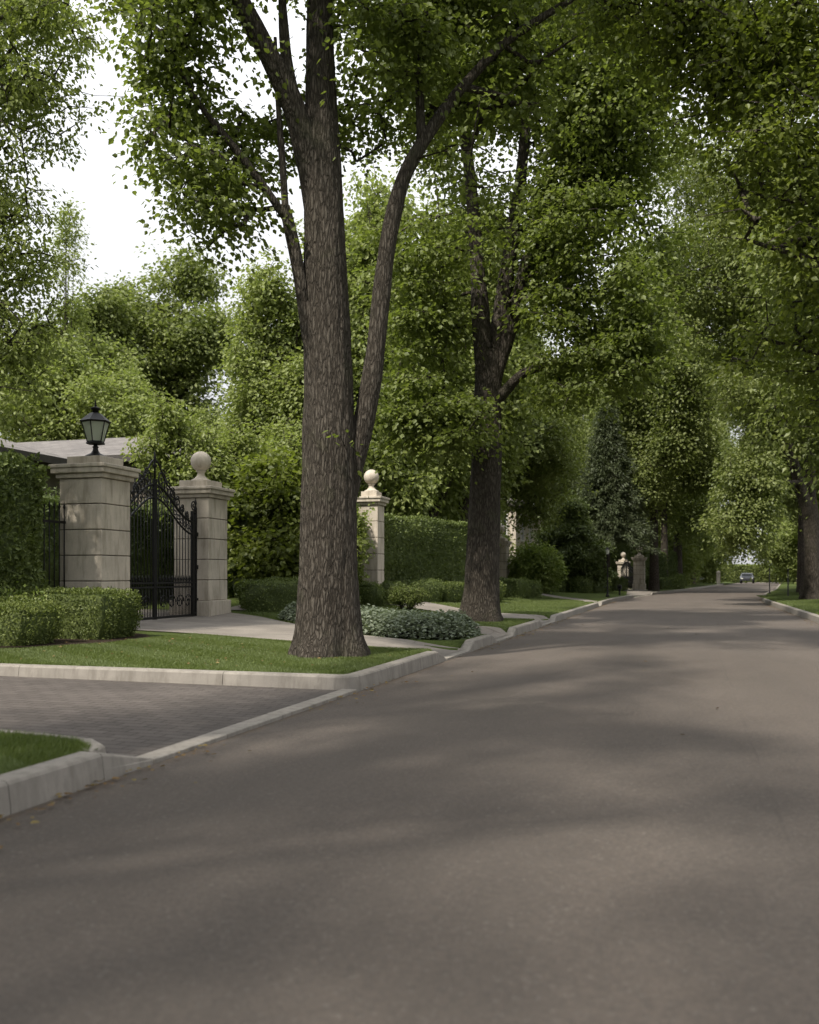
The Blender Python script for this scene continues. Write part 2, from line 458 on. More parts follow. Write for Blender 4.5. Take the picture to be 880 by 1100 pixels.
# left ground (lawns), beyond the brick apron; the grid follows the kerb
us = -np.concatenate([[.16], np.arange(.17, 7, .14), np.arange(7, 20, .5), np.arange(20, 61, 4.)])[::-1]
vs = np.concatenate([[8.36], np.arange(8.37, 36, .15), np.arange(36, 60, .6), np.arange(60, 181, 4.)])
grid('lawn', us, vs, lambda u, v: np.stack([LEFT(v) + u, v, np.where((u > -.165) | (v < 8.365), -.1, GZ(LEFT(v) + u, v))], -1), M['lawn'])
grid('lawn', np.linspace(-20, -3.17, 40), np.linspace(-6, 4.62, 30), lambda u, v: np.stack([u, v + (-3.17 - u) * .06 * (v > 4.6) - .12 * (v > 4.6) * (u > -3.4), .128 + 0 * u + .004 * np.sin(u * 3) * np.cos(v * 2)], -1), M['lawn'])
grid('lawn', np.concatenate([np.arange(.17, 8, .3), np.arange(8, 60, 3)]), np.concatenate([np.arange(-6, 60, 1.), np.arange(60, 181, 4.)]),
     lambda u, v: np.stack([RIGHT(v) + u, v, .135 + .022 * np.clip(u, 0, 10)], -1), M['lawn'])
# brick apron between the two corner kerbs
grid('driveway_apron', np.linspace(-24, -3.13, 30), np.linspace(4.5, 8.62, 8),
     lambda u, v: np.stack([u, v, .012 + .004 * np.clip(-u - 3.1, 0, 9)], -1), M['brick_apron'])

def ribbon(name, A, B, mat, dz=.014, n=48, m=10, kind='structure'):
    def resample(P, k):
        P = np.asarray(P, float); d = np.r_[0, np.cumsum(np.linalg.norm(np.diff(P, axis=0), axis=1))]
        t = np.linspace(0, d[-1], k); Q = np.stack([np.interp(t, d, P[:, 0]), np.interp(t, d, P[:, 1])], -1)
        for _ in range(3): Q[1:-1] = (Q[:-2] + 2 * Q[1:-1] + Q[2:]) / 4
        return Q
    a, b = resample(A, n), resample(B, n)
    t = np.linspace(0, 1, m)[:, None, None]
    P = (a[None] * (1 - t) + b[None] * t).reshape(-1, 2)
    z = GZ(P[:, 0], P[:, 1]) + dz
    i = (np.arange(m - 1)[:, None] * n + np.arange(n - 1)[None]).ravel()
    F = np.stack([i, i + 1, i + 1 + n, i + n], -1)
    o = link(name, mesh_np(name, np.c_[P, z], [(F, 0, True)], [mat]))
    return tag(o, kind=kind)

ribbon('gate_driveway', [(-16, 13.0), (-9.3, 13.3), (-7.6, 12.95), (-5.4, 12.1), (-4.0, 11.75), (-3.12, 11.7)],
       [(-16, 17.0), (-9.3, 17.4), (-8.2, 16.9), (-6.8, 15.6), (-4.9, 13.7), (-4.0, 13.05), (-3.12, 13.0)], M['stone_path'], n=90, m=26)
ribbon('path', [(-9.5, 17.6), (-8.2, 18.2), (-6.5, 17.4), (-4.4, 15.95), (-3.12, 15.1)],
       [(-9.5, 19.6), (-8.2, 20.2), (-6.4, 19.0), (-4.2, 17.2), (-3.12, 16.5)], M['stone_path'], .02, m=16)
ribbon('path', [(-11, 22.4), (-8.2, 22.3), (-5.8, 21.6), (-4.3, 20.5), (-3.12, 20.1)],
       [(-11, 25.6), (-8.4, 25.2), (-6.6, 24.4), (-4.6, 22.7), (-3.12, 21.95)], M['stone_path'], .02, m=16)
ribbon('path', [(-8, 44.6), (-6.6, 41.5), (-4.6, 36.3), (-3.12, 33.3)], [(-7, 45.2), (-5.7, 41.5), (-3.9, 36.8), (-3.12, 34.2)], M['stone_path'], .02)
ribbon('gate_driveway', [(-8, 62), (-4.5, 61), (-3.4, 55), (-2.95, 47.0)], [(-9, 66), (-4.2, 64), (-1.9, 60), (-2.05, 53.5)], M['stone_path'], .025)
# planting soil below the clipped hedges at the left
ribbon('planting_bed', [(-14, 9.0), (-9.3, 9.15), (-7.9, 9.75), (-7.45, 10.8), (-7.5, 11.9)], [(-14, 12.7), (-11, 12.8), (-9.3, 12.75), (-8.6, 12.7), (-7.9, 12.4)], M['mulch'], .012, m=14)

# ---- kerbs: profile swept along a line, cut into stones
def kerb(pts, h0=False, h1=False, face=1, width=.17, hgt=.14, stone_len=2.4, flare=.42):
    P = np.asarray(pts, float)
    d = np.r_[0, np.cumsum(np.linalg.norm(np.diff(P, axis=0), axis=1))]; L = d[-1]
    cuts = list(np.arange(0, L, stone_len))
    if L - cuts[-1] < .5: cuts = cuts[:-1]
    if h1: cuts = [c for c in cuts if c < L - flare - .25] + [L - flare]
    if h0: cuts = [0, flare] + [c for c in cuts if c > flare + .25]
    cuts = cuts + [L]
    mb = MB()
    def at(t): return np.stack([np.interp(t, d, P[:, 0]), np.interp(t, d, P[:, 1])], -1)
    prof = np.array([(0.0, -.06), (.012, .35), (.022, .86), (.034, .96), (.055, 1.0), (width - .015, 1.0), (width, .9), (width, -.06)])
    for a, b in zip(cuts[:-1], cuts[1:]):
        a2, b2 = a + .003, b - .003
        inner = [t for t in d if a2 < t < b2]
        ts = np.unique(np.r_[np.linspace(a2, b2, max(2, int((b - a) / .45) + 1)), inner])
        C = at(ts); T = unit(at(np.minimum(ts + .05, L)) - at(np.maximum(ts - .05, 0)))
        Nn = np.stack([-T[:, 1], T[:, 0]], -1) * face
        H = np.full(len(ts), 1.0)
        if h0: H = np.minimum(H, sstep(-.02, flare, ts) * .9 + .1)
        if h1: H = np.minimum(H, sstep(-.02, flare, L - ts) * .9 + .1)
        jit = random.uniform(-.003, .003)
        V = []
        for c, nn, hh in zip(C, Nn, H):
            for u, z in prof:
                V.append((c[0] + nn[0] * (u + jit), c[1] + nn[1] * (u + jit), z * hgt * hh + .006 if z > 0 else z))
        k = len(prof); n = len(ts)
        F = [(i * k + j, i * k + j + 1, (i + 1) * k + j + 1, (i + 1) * k + j) for i in range(n - 1) for j in range(k - 1)]
        if face < 0: F = [f[::-1] for f in F]
        mb.add(V, F, 0, False)
        e0 = tuple(range(k)); e1 = tuple(range((n - 1) * k, n * k))
        b_ = mb.n - len(V)
        mb.G.append((np.array([e0[::-1] if face > 0 else e0]) + b_, 0, False)); mb.G.append((np.array([e1 if face > 0 else e1[::-1]]) + b_, 0, False))
    o = mb.build('kerb', M['concrete']); return tag(o, kind='structure')

random.seed(5)
kerb([(-3, -6), (-3, 4.82)], h1=True, flare=.5)
kerb([(-3.13, 4.42), (-3.19, 4.62), (-3.38, 4.78), (-3.75, 4.86), (-4.5, 4.94), (-12, 5.4)], face=1, hgt=.128, width=.12)
kerb([(-14, 8.24), (-3.22, 8.24), (-3.08, 8.29), (-3.015, 8.42), (-3, 8.6), (-3, 11.72)], h1=True)
kerb([(-3, 13.0), (-3, 15.12)], h0=True, h1=True)
kerb([(-3, 16.5), (-3, 20.12)], h0=True, h1=True)
kerb([(-3, 21.93), (-3, 33.35)], h0=True, h1=True)
def kl(a, b, f=LEFT): return [(float(f(y)), y) for y in np.linspace(a, b, 14)]
kerb(kl(34.15, 47), h0=True, h1=True)
kerb(kl(53.5, 110), h0=True)
kerb([(2.85, -6), (2.85, 38)] + kl(39, 110, RIGHT), face=-1)
# flush edging stones across each opening
for a, b in [(4.8, 8.28)] + MOUTHS:
    mb = MB(); y = a
    while y < b - .05:
        y2 = min(y + .9, b)
        x = float(LEFT((y + y2) / 2)); mb.box(x - .155, x + .0, y + .003, y2 - .003, -.03, .022 + random.uniform(-.001, .001)); y = y2
    tag(mb.build('edging_strip', M['concrete'], bevel=.006), kind='structure')

# ------------------------------------------------------------------ foliage makers
HERO = (np.array([(0, 0, 0), (.26, .10, .06), (.30, .28, .05), (.43, .45, .03), (.30, .60, .0), (.17, .80, -.05), (0, 1.02, -.13), (-.17, .80, -.05), (-.30, .60, .0), (-.43, .45, .03), (-.30, .28, .05), (-.26, .10, .06)]),
        np.array([(0, 1, 2, 3, 4, 5, 6), (0, 6, 7, 8, 9, 10, 11)]))
OVAL = (np.array([(0, 0, 0), (.26, .3, .06), (.22, .66, .03), (0, 1, -.08), (-.22, .66, .03), (-.26, .3, .06)]), np.array([(0, 1, 2, 3), (0, 3, 4, 5)]))
KITE = (np.array([(0, 0, 0), (.34, .45, .08), (0, 1, -.08), (-.34, .45, .08)]), np.array([(0, 1, 2), (0, 2, 3)]))
NEED = (np.array([(-.06, 0, 0), (.06, 0, 0), (.02, 1, 0)]), np.array([(0, 1, 2)]))

def leaves(P, Dr, Nm, size, shape, rng):
    """P points, Dr pointing directions, Nm approximate normals -> V,F"""
    T, F = shape
    D = unit(Dr); Nn = unit(Nm - D * (Nm * D).sum(-1, keepdims=True)); S = np.cross(D, Nn)
    R = np.stack([S, D, Nn], 1)                                # rows
    V = P[:, None] + (size[:, None, None] * T[None]) @ R
    n, k = len(P), len(T)
    FF = (F[None] + (np.arange(n) * k)[:, None, None]).reshape(-1, F.shape[1])
    return V.reshape(-1, 3), FF

def skeleton(limbs, tips, rng, tipr=.006):
    """limbs: list of polylines (x,y,z,r). tips attach to the nearest limb point; returns chains (pts, radii)"""
    pos = []; chains = []; rads = []; rad_fix = []
    nodes = []; parent = []
    for Lb in limbs:
        A = np.array(Lb, float)
        d = np.r_[0, np.cumsum(np.linalg.norm(np.diff(A[:, :3], axis=0), axis=1))]
        t = np.linspace(0, d[-1], max(3, int(d[-1] / .35)))
        Q = np.stack([np.interp(t, d, A[:, i]) for i in range(4)], -1)
        for q in Q: nodes.append(q[:3]); rad_fix.append(q[3])
    base_n = len(nodes)
    X = np.zeros((base_n + len(tips) * 5 + 8, 3)); X[:base_n] = nodes
    R = np.zeros(len(X)); R[:base_n] = rad_fix
    par = np.full(len(X), -1); cnt = base_n
    d0 = np.min(np.linalg.norm(tips[:, None] - X[None, :base_n], axis=-1), 1)
    segs = []
    for i in np.argsort(d0):
        t = tips[i]; dv = X[:cnt] - t
        cost = np.sqrt((dv ** 2).sum(1)) + .7 * np.maximum(0, dv[:, 2]) + np.where(R[:cnt] > .25, .5, 0)
        a = int(np.argmin(cost)); p = X[a]; L = np.linalg.norm(t - p)
        k = int(np.clip(L / .35, 1, 4)); prev = a; seg = [a]
        off = rng.normal(size=3) * L * .09; off[2] -= L * .06
        for j in range(1, k + 1):
            u = j / k; q = p * (1 - u) + t * u + off * 4 * u * (1 - u)
            X[cnt] = q; par[cnt] = prev; prev = cnt; seg.append(cnt); cnt += 1
        segs.append(seg)
    w = np.zeros(cnt); w[[s[-1] for s in segs]] = 1
    for j in range(cnt - 1, base_n - 1, -1):
        w[par[j]] += w[j]
    rr = tipr * np.maximum(w, 1) ** .46
    for s in segs:
        r = rr[s].copy()
        if s[0] < base_n: r[0] = min(r[1] * 1.2, R[s[0]] * .8)
        chains.append((X[s], r))
    return chains

def sample_blobs(blobs, n, rng, noise_scale=.8, thr=.42, hollow=.35, seed=1, clear=None, layer=0):
    B = np.array(blobs, float)
    vol = B[:, 3] * B[:, 4] * B[:, 5] * (B[:, 6] if B.shape[1] > 6 else 1)
    out = []
    got = 0
    while got < n:
        k = rng.choice(len(B), size=n * 3, p=vol / vol.sum())
        v = unit(rng.normal(size=(n * 3, 3))); r = rng.random(n * 3) ** (1 / 2.6) * (.72 + .62 * vnoise(v * 2.6 + B[k, :3] * 3.1, 1.0, seed + 2))
        P = B[k, :3] + v * r[:, None] * B[k, 3:6]
        P[:, 2] += (rng.random(n * 3) < .10) * rng.random(n * 3) * .45 * B[k, 5] * (v[:, 2] > 0)
        keep = (vnoise(P, noise_scale, seed) > thr) & (r > hollow * rng.random(n * 3))
        P = P[keep]
        if clear is not None: P = P[~clear(P, rng)]
        out.append(P); got += len(P)
    P = np.concatenate(out)[:n]
    if layer:
        ph = vnoise(P * np.array([1, 1, 0]), .9, seed + 7) * layer * 1.5
        zt = np.round((P[:, 2] - ph) / layer) * layer + ph
        P[:, 2] += (zt - P[:, 2]) * .75
    return P

def spray(tips, base, per, size, shape, rng, spread=.3, flat=.4, droop=.35, tilt=.55):
    """leaves round every tip, lying in loose layers"""
    n = len(tips) * per
    c = np.repeat(tips, per, 0); b = np.repeat(base, per, 0)
    out = unit(c - b)
    g = np.clip(rng.normal(size=(n, 3)), -1.5, 1.5) * spread * .6
    along = (rng.random(n)[:, None] - .75) * out * spread * 2.4
    off = g * np.array([1, 1, flat]) + along
    hd = np.linalg.norm(off[:, :2], axis=1); off[:, 2] -= .35 * hd * hd / max(spread, .05)
    P = c + off
    D = unit(off * np.array([1, 1, .4]) + out * .25 * spread + rng.normal(size=(n, 3)) * .12) + np.array([0, 0, -droop]) + rng.normal(size=(n, 3)) * .3
    Nm = np.array([0, 0, 1.0]) + rng.normal(size=(n, 3)) * tilt
    s = size * rng.uniform(.65, 1.25, n)
    return leaves(P, D, Nm, s, shape, rng)

def trunk_mesh(pts, name, mat, parent, seed=0, flare=.5, nseg=64, more=None):
    """main stem with root flare and furrowed outline; pts (x,y,z,r)"""
    A = np.array(pts, float)
    d = np.r_[0, np.cumsum(np.linalg.norm(np.diff(A[:, :3], axis=0), axis=1))]
    step = .07 if nseg > 40 else .2
    t = np.arange(0, d[-1], step); t = np.r_[t, d[-1]]
    Q = np.stack([np.interp(t, d, A[:, i]) for i in range(4)], -1)
    ker = np.ones(7) / 7
    for i in (0, 1, 3):
        pad = np.r_[np.full(3, Q[0, i]), Q[:, i], np.full(3, Q[-1, i])]; Q[:, i] = np.convolve(pad, ker, 'valid')
    a = np.arange(nseg) * 2 * pi / nseg
    rng = np.random.default_rng(seed)
    ph = rng.random(5) * 6.28
    z = Q[:, 2][:, None]; z0 = Q[0, 2]
    fl = .75 * np.exp(-(z - z0) / .16) + .45 * np.exp(-(z - z0) / .55)
    lob = .55 + .28 * np.sin(3 * a + ph[0]) + .22 * np.sin(5 * a + ph[1]) + .12 * np.sin(8 * a + ph[2])
    R = Q[:, 3][:, None] * (1 + flare * fl * lob[None] + .035 * np.sin(2 * a + ph[3] + z * .5) + .02 * np.sin(5 * a + ph[4] + z * .9))
    if nseg > 40:
        G = np.stack([np.cos(a)[None] * 5.5 + 0 * z, np.sin(a)[None] * 5.5 + 0 * z, z * 1.5 + 0 * a[None]], -1).reshape(-1, 3)
        rg = np.abs(vnoise(G, 1, seed) - .5) * 2; G2 = G * np.array([2.1, 2.1, 1.7]); rg2 = np.abs(vnoise(G2, 1, seed + 3) - .5) * 2
        R = R * (1 - .05 * (1 - rg.reshape(R.shape)) ** 3 - .035 * (1 - rg2.reshape(R.shape)) ** 3)
    V = np.stack([Q[:, 0][:, None] + R * np.cos(a), Q[:, 1][:, None] + R * np.sin(a), z + 0 * R], -1)
    k = len(Q); i = np.arange(k - 1)[:, None] * nseg; j = np.arange(nseg)[None]; j2 = (j + 1) % nseg
    F = np.stack([i + j, i + j2, i + nseg + j2, i + nseg + j], -1).reshape(-1, 4)
    V = V.reshape(-1, 3)
    V[:nseg, 2] -= .25
    if more is not None:
        more.add(V, F, 0, True)
        return more.build(name, mat, parent)
    return link(name, mesh_np(name, V, [(F, 0, True)], [mat]), parent)

def smooth_line(pts, step=.12):
    A = np.array(pts, float); d = np.r_[0, np.cumsum(np.linalg.norm(np.diff(A[:, :3], axis=0), axis=1))]
    t = np.linspace(0, d[-1], max(4, int(d[-1] / step)))
    Q = np.stack([np.interp(t, d, A[:, i]) for i in range(4)], -1)
    for _ in range(4):
        Q[1:-1] = (Q[:-2] + 2 * Q[1:-1] + Q[2:]) / 4
    return Q

def tree(name, label, loc, trunk, limbs, blobs, ntips, per, size, leaf, bark='bark', seed=1, shape=HERO, spread=.3, thr=.42,
         group=None, flare=.5, nseg=96, droop=.35, noise_scale=.8, clear=None, layer=0, tilt=.55, cat='tree', flat=.4):
    rng = np.random.default_rng(seed)
    root = thing(name, label, cat, loc, group=group)
    one = nseg < 40                                        # a distant tree: all its wood is one mesh
    wood = MB()
    if not one: trunk_mesh(trunk, 'trunk', M[bark], root, seed, flare, nseg)
    for Lb in limbs:
        Q = smooth_line(Lb); mb = MB()
        wob = 1 + .10 * (vnoise(Q[:, :3], 3.0, seed) - .5) * 2
        mb.tube(Q[:, :3], Q[:, 3] * wob, 16 if nseg > 40 else 7)
        if one: wood.tube(Q[:, :3], Q[:, 3] * wob, 7)
        else: mb.build('limb', M[bark], root)
    tips = sample_blobs(blobs, ntips, rng, noise_scale, thr, seed=seed, clear=clear, layer=layer)
    ch = skeleton([trunk] + limbs, tips, rng)
    order = [c[0][-1] for c in ch]; tips = np.array(order); base = np.array([c[0][-2] for c in ch])
    mb = MB()
    if one: mb = wood
    for X, r in ch: mb.tube(X, r, 5 if r[0] > .02 else 3, cap=False)
    if one: trunk_mesh(trunk, 'trunk', M[bark], root, seed, flare, nseg, more=mb)
    else: mb.build('branches', M[bark], root)
    V, F = spray(tips, base, per, size, shape, rng, spread, droop=droop, tilt=tilt, flat=flat)
    G = [(F, 0, False)]
    link('crown', mesh_np('crown', V, G, [LF[leaf]]), root)
    return root

# ------------------------------------------------------------------ the large trees
T1L = (-4.06, 10.3, float(GZ(-4.06, 10.3)) - .02)
z0 = TZ = T1L[2]
def lower(pts, dz): return [(p[0], p[1], p[2] - dz) + tuple(p[3:]) for p in pts]
T1_trunk = lower([(-.03, .01, .13, .38), (-.04, .01, .86, .345), (-.03, .01, 1.96, .325), (-.03, .01, 3.18, .30), (-.07, 0, 4.61, .265), (-.1, -.01, 5.72, .24), (-.12, -.02, 6.6, .2), (-.14, -.02, 7.93, .16), (-.1, -.06, 10.1, .11), (-.05, -.05, 12.52, .05)], z0)
T1_limbs = [
    [(-.10, -.02, 4.9, .15), (-.16, -.04, 5.4, .16), (-.24, -.11, 6.08, .155), (-.38, -.25, 6.64, .14), (-.6, -.42, 7.13, .125), (-.84, -.6, 7.61, .11), (-1.07, -.77, 8.29, .08), (-1.57, -1.03, 9.69, .04)],
    [(-.3, -.2, 6.4, .08), (-.44, -.28, 7.0, .07), (-.48, -.28, 7.4, .06), (-.49, -.39, 8.42, .03)],
    [(-.1, -.04, 3.3, .09), (-.22, -.10, 3.83, .095), (-.30, -.17, 4.47, .082), (-.38, -.24, 5.0, .075), (-.45, -.33, 5.4, .065)],
    [(-.43, -.31, 5.25, .05), (-.7, -.45, 5.67, .05), (-1.01, -.65, 6.11, .042), (-1.32, -.74, 6.48, .03), (-1.58, -.92, 7.01, .02)],
    [(-.44, -.32, 5.3, .045), (-.5, -.29, 5.98, .04), (-.55, -.3, 6.64, .03), (-.58, -.31, 7.4, .02)],
    [(.02, .05, 1.3, 0.108), (.13, .08, 1.9, 0.140), (.24, .12, 2.45, 0.140), (.36, .17, 2.95, 0.128), (.47, .21, 3.63, 0.116), (.55, .29, 4.65, 0.108), (.62, .31, 5.2, 0.101), (.76, .4, 5.89, 0.086), (1.0, .48, 6.34, 0.077), (1.35, .69, 6.95, 0.066), (1.88, .95, 7.63, 0.054), (2.73, 1.41, 8.33, 0.039), (3.6, 2.09, 9.24, 0.015)],
    [(.98, .47, 6.3, .06), (.95, .46, 7.13, .05), (1.06, .49, 8.02, .04), (1.16, .52, 9.14, .02)],
]
T1_limbs = [lower(l, z0) for l in T1_limbs]
T1_blobs = lower([(-1.16, -.59, 7.23, 1.1, 1.1, .9, 1.2), (-1.37, -.76, 6.21, .85, .9, .7, .9), (-1.01, -.65, 5.41, .8, .8, .6, .6), (-1.45, -.75, 7.9, .7, .9, .6, .8), (-.75, .35, 7.3, .9, .8, .8, .9),
    (-.91, .11, 6.55, .7, .8, .7, .8), (.41, .3, 7.35, 1.1, 1.2, 1, .9), (1.17, .73, 6.66, 1, 1.1, .9, .8), (1.2, .5, 7.7, 1.2, .9, .8, .9), (1.91, 1.38, 8.04, 1.2, 1.3, .9, .9), (.3, 1.2, 7.6, 1.5, .8, .8, .9),
    (-.05, -.05, 10.32, 3.2, 3.2, 2.4, .2), (2.52, 1.24, 9.59, 2.2, 2.2, 1.5, .25), (-2.16, -.68, 9.55, 2, 2.2, 1.5, .3), (.51, .01, 5.71, .6, .6, .4, .5), (-1.06, -.67, 4.85, .35, .4, .2, 1.2),
    (.2, -.25, 3.0, .3, .22, .28, 1.6), (.1, -.38, 5.8, .25, .2, .3, 1.6)], z0)
tree('maple_tree', 'big maple with thick furrowed trunk on the corner lawn beside the brick apron', T1L, T1_trunk, T1_limbs, T1_blobs,
     1900, 32, .071, 'maple', seed=11, spread=.25, thr=.5, layer=.5, flat=.3, group='large maples along the street', noise_scale=1.1,
     clear=lambda P, g: (P[:, 1] < .25) & (P[:, 0] > np.where(P[:, 2] > 5.7, -1.05, -.75)) & (P[:, 0] < .5) & (P[:, 2] > 3.6) & (P[:, 2] < 8.2) & (g.random(len(P)) > .07)
     | (P[:, 0] > .4) & (P[:, 0] < 3.2) & (abs(P[:, 2] + TZ - 5.35 - 1.02 * P[:, 0]) < .7) & (P[:, 1] < .42 * P[:, 0] + .25) & (g.random(len(P)) > .05))

T2L = (-4.08, 18.7, float(GZ(-4.08, 18.7)) - .02); z0 = T2L[2]
T2_trunk = lower([(0, .02, .13, .39), (.02, .02, .68, .35), (.05, .03, 2.21, .33), (.11, .05, 3.74, .31), (.13, .06, 4.88, .29), (.17, .07, 5.7, .24)], z0)
T2_limbs = [lower(l, z0) for l in [
    [(.10, .05, 4.7, .2), (.02, -.06, 6.2, .185), (-.07, -.11, 7.71, .15), (-.17, -.24, 9.19, .12), (-.36, -.3, 10.7, .09), (-.63, -.38, 12.78, .06), (-.81, -.43, 14.29, .03)],
    [(.2, .08, 4.9, .2), (.36, .23, 6.44, .18), (.55, .29, 7.78, .15), (.75, .45, 9.36, .12), (.94, .51, 11.48, .09), (1.11, .66, 14.25, .04)],
    [(.2, .08, 4.9, .15), (.62, .1, 6.19, .13), (.93, -.02, 7.45, .11), (1.59, -.03, 8.69, .08), (2.32, -.02, 9.71, .05), (3.03, .09, 10.4, .02)],
    [(.16, .07, 4.5, .12), (.84, -.04, 5.2, .1), (1.78, -.08, 5.41, .07), (2.86, -.06, 5.43, .03)],
    [(.02, .02, 3.7, .08), (-.4, -.52, 4.15, .06), (-1.03, -1.02, 4.19, .03)]]]
T2_blobs = lower([(-.8, -1.16, 4.7, 1.2, 1.2, .8, 1.3), (-1.44, -.94, 4.22, .8, .9, .5, 1.3), (-.21, -1.3, 4.02, .9, .9, .5, 1.3), (-.73, -.72, 6.46, 1.3, 1.3, 1, 1), (-1.38, -.5, 7.9, 1.1, 1.2, 1, 1), (-.1, -.95, 7.98, 1.3, 1.2, 1, 1),
    (.89, -.34, 9.39, 1.6, 1.5, 1.3, 1), (1.99, -.33, 8.16, 1.6, 1.5, 1.2, 1), (2.53, -.37, 6.28, 1.3, 1.3, 1, 1), (2.01, -.53, 5.02, 1.3, 1.2, .7, 1), (3.06, -.42, 5.51, .9, .9, .6, 1.1), (2.69, -.12, 9.62, 1.5, 1.5, 1.2, 1),
    (1.56, .17, 11.21, 1.8, 1.8, 1.4, 1), (-.24, -.37, 10.46, 1.5, 1.5, 1.2, 1), (.8, .15, 13.6, 3.6, 3.4, 2.2, .22), (-1.52, -.02, 12.76, 1.6, 1.6, 1.4, .6), (3.19, .35, 7.91, 1, 1.1, .8, 1), (1.41, -.08, 3.95, .6, .7, .4, 1),
    (.69, -1.24, 6.55, 1, .9, .8, .8), (2.53, -.37, 11.14, 1.6, 1.5, 1.2, 1), (1.2, .6, 7.2, 1.4, 1.2, 1.4, .9), (.3, 1.6, 8.6, 1.4, .8, 1.5, 1), (-.6, 1.4, 10.5, 1.4, .8, 1.4, 1)], z0)
tree('maple_tree', 'second maple along the left kerb with low branches and several upright limbs above its fork', T2L, T2_trunk, T2_limbs, T2_blobs,
     2900, 36, .092, 'maple', seed=23, spread=.34, thr=.44, layer=.6, flat=.25, group='large maples along the street', nseg=72,
     clear=lambda P, g: (P[:, 1] < .35) & (P[:, 0] > -.55) & (P[:, 0] < 1.15) & (P[:, 2] > 4.6) & (P[:, 2] < 9.6) & (g.random(len(P)) > .14))

R1L = (4.7, 12.5, .15)
R1_trunk = [(0, 0, 0, .36), (0, 0, 1.2, .3), (-.05, .05, 3, .27), (-.1, .1, 5, .22), (-.1, .1, 8, .15), (-.05, 0, 11, .06)]
R1_limbs = [[(-.05, .05, 3.2, .14), (-.29, .3, 3.9, .13), (-1.84, .37, 4.41, .09), (-2.97, -.18, 4.69, .05), (-4.05, -.51, 5.03, .02)],
    [(-.08, .08, 4.3, .14), (-.4, .5, 5.0, .12), (-1.76, .7, 6.39, .09), (-3.09, .51, 7.56, .06), (-4.46, .41, 8.33, .02)],
    [(-.05, .05, 2.6, .1), (-.4, .6, 3.1, .09), (-1.71, .92, 3.6, .06), (-2.83, .8, 3.8, .04), (-3.75, .73, 4.1, .02)]]
R1_blobs = [(-3.71, -.2, 7.63, 1.2, 1.3, .8), (-3.23, -.57, 6.25, 1.2, 1.2, .8), (-3.4, -.31, 5.26, 1.1, 1.1, .6), (-3.03, .11, 4.32, 1, 1, .5), (-3.1, .91, 3.45, .7, .8, .35), (-4.47, .1, 8.28, 1.3, 1.3, .7), (-3.99, .66, 7.28, 1, 1.1, .7),
    (-3.78, .3, 4.8, .8, .8, .4), (-5.18, .3, 9.26, 1.5, 1.5, .9), (-3.01, -.51, 8.56, 3, 2.6, 1.8), (-1.84, .37, 5.91, 1.5, 1.6, 1.4), (-4.1, .84, 6.37, .7, .8, .5), (-3.72, 1.16, 4.02, .6, .7, .3), (0, 0, 9, 3.4, 3.4, 2.6), (.5, -.5, 5.5, 2.5, 2.5, 1.5)]
R1_blobs = [b + (1.6 if i < 13 and i != 9 else .22,) for i, b in enumerate(R1_blobs)]
tree('maple_tree', 'maple out of frame whose dark leafy branches hang into the upper right over the road', R1L, R1_trunk, R1_limbs, R1_blobs,
     1900, 34, .072, 'maple2', seed=31, spread=.3, thr=.43, layer=.45, group='large maples along the street', flat=.28, noise_scale=1.0)

R3L = (4.48, 38.1, .2)
R3_trunk = [(0, 0, 0, .36), (0, 0, .9, .30), (-.03, -.01, 2.24, .285), (-.06, -.03, 3.3, .28), (-.08, -.04, 3.9, .2)]
R3_limbs = [[(-.03, -.02, 2.7, .2), (-.46, -.35, 4.3, .21), (-.98, -.75, 5.9, .18), (-1.24, -1.11, 7.24, .18), (-1.86, -1.61, 9.24, .12), (-2.53, -2.02, 11.91, .06)],
    [(-.03, -.01, 2.9, .2), (-.1, -.06, 5.25, .2), (-.37, -.12, 7.37, .18), (-.5, -.16, 10.53, .1), (-.79, -.45, 13.98, .05)],
    [(-.4, -.3, 4.4, .1), (-1.2, -1.4, 4.3, .08), (-2.2, -2.4, 3.8, .03)]]
R3_blobs = [(-2.3, -2.35, 4.6, 1.3, 1.5, .9, 2), (-2.88, -2.64, 3.04, 1.1, 1.2, .7, 2), (-2.3, -2.6, 3.9, 1.2, 1.3, .9, 2), (-2.53, -2.02, 2.2, 1, 1.1, .5, 2), (-1.9, -1.9, 2.3, 1.1, 1.1, .5, 2), (-1.59, -2.26, 5.72, 1.4, 1.4, .8, 1.5),
    (-.46, -.35, 8.73, 3, 3, 2, 1), (-2.53, -2.02, 9.19, 2.6, 2.6, 1.8, 1), (-4.15, -2.51, 11.91, 2.6, 2.6, 1.8, 1), (-1.46, -.65, 13.63, 3.5, 3.5, 2.2, 1), (-3.14, -1.16, 16.4, 3.2, 3.2, 2, .8), (.88, .05, 12.23, 3, 3, 2.5, .7)]
tree('street_tree', 'forked tree on the right verge with a low pale branch over the kerb', R3L, R3_trunk, R3_limbs, R3_blobs,
     2900, 52, .125, 'mid', seed=41, spread=.5, thr=.42, layer=.7, flat=.25, clear=lambda P, g: (P[:, 0] > -1.5) & (P[:, 0] < .5) & (P[:, 2] < 7) & (P[:, 1] < .4) & (g.random(len(P)) > .06), shape=KITE, nseg=48, droop=.5)

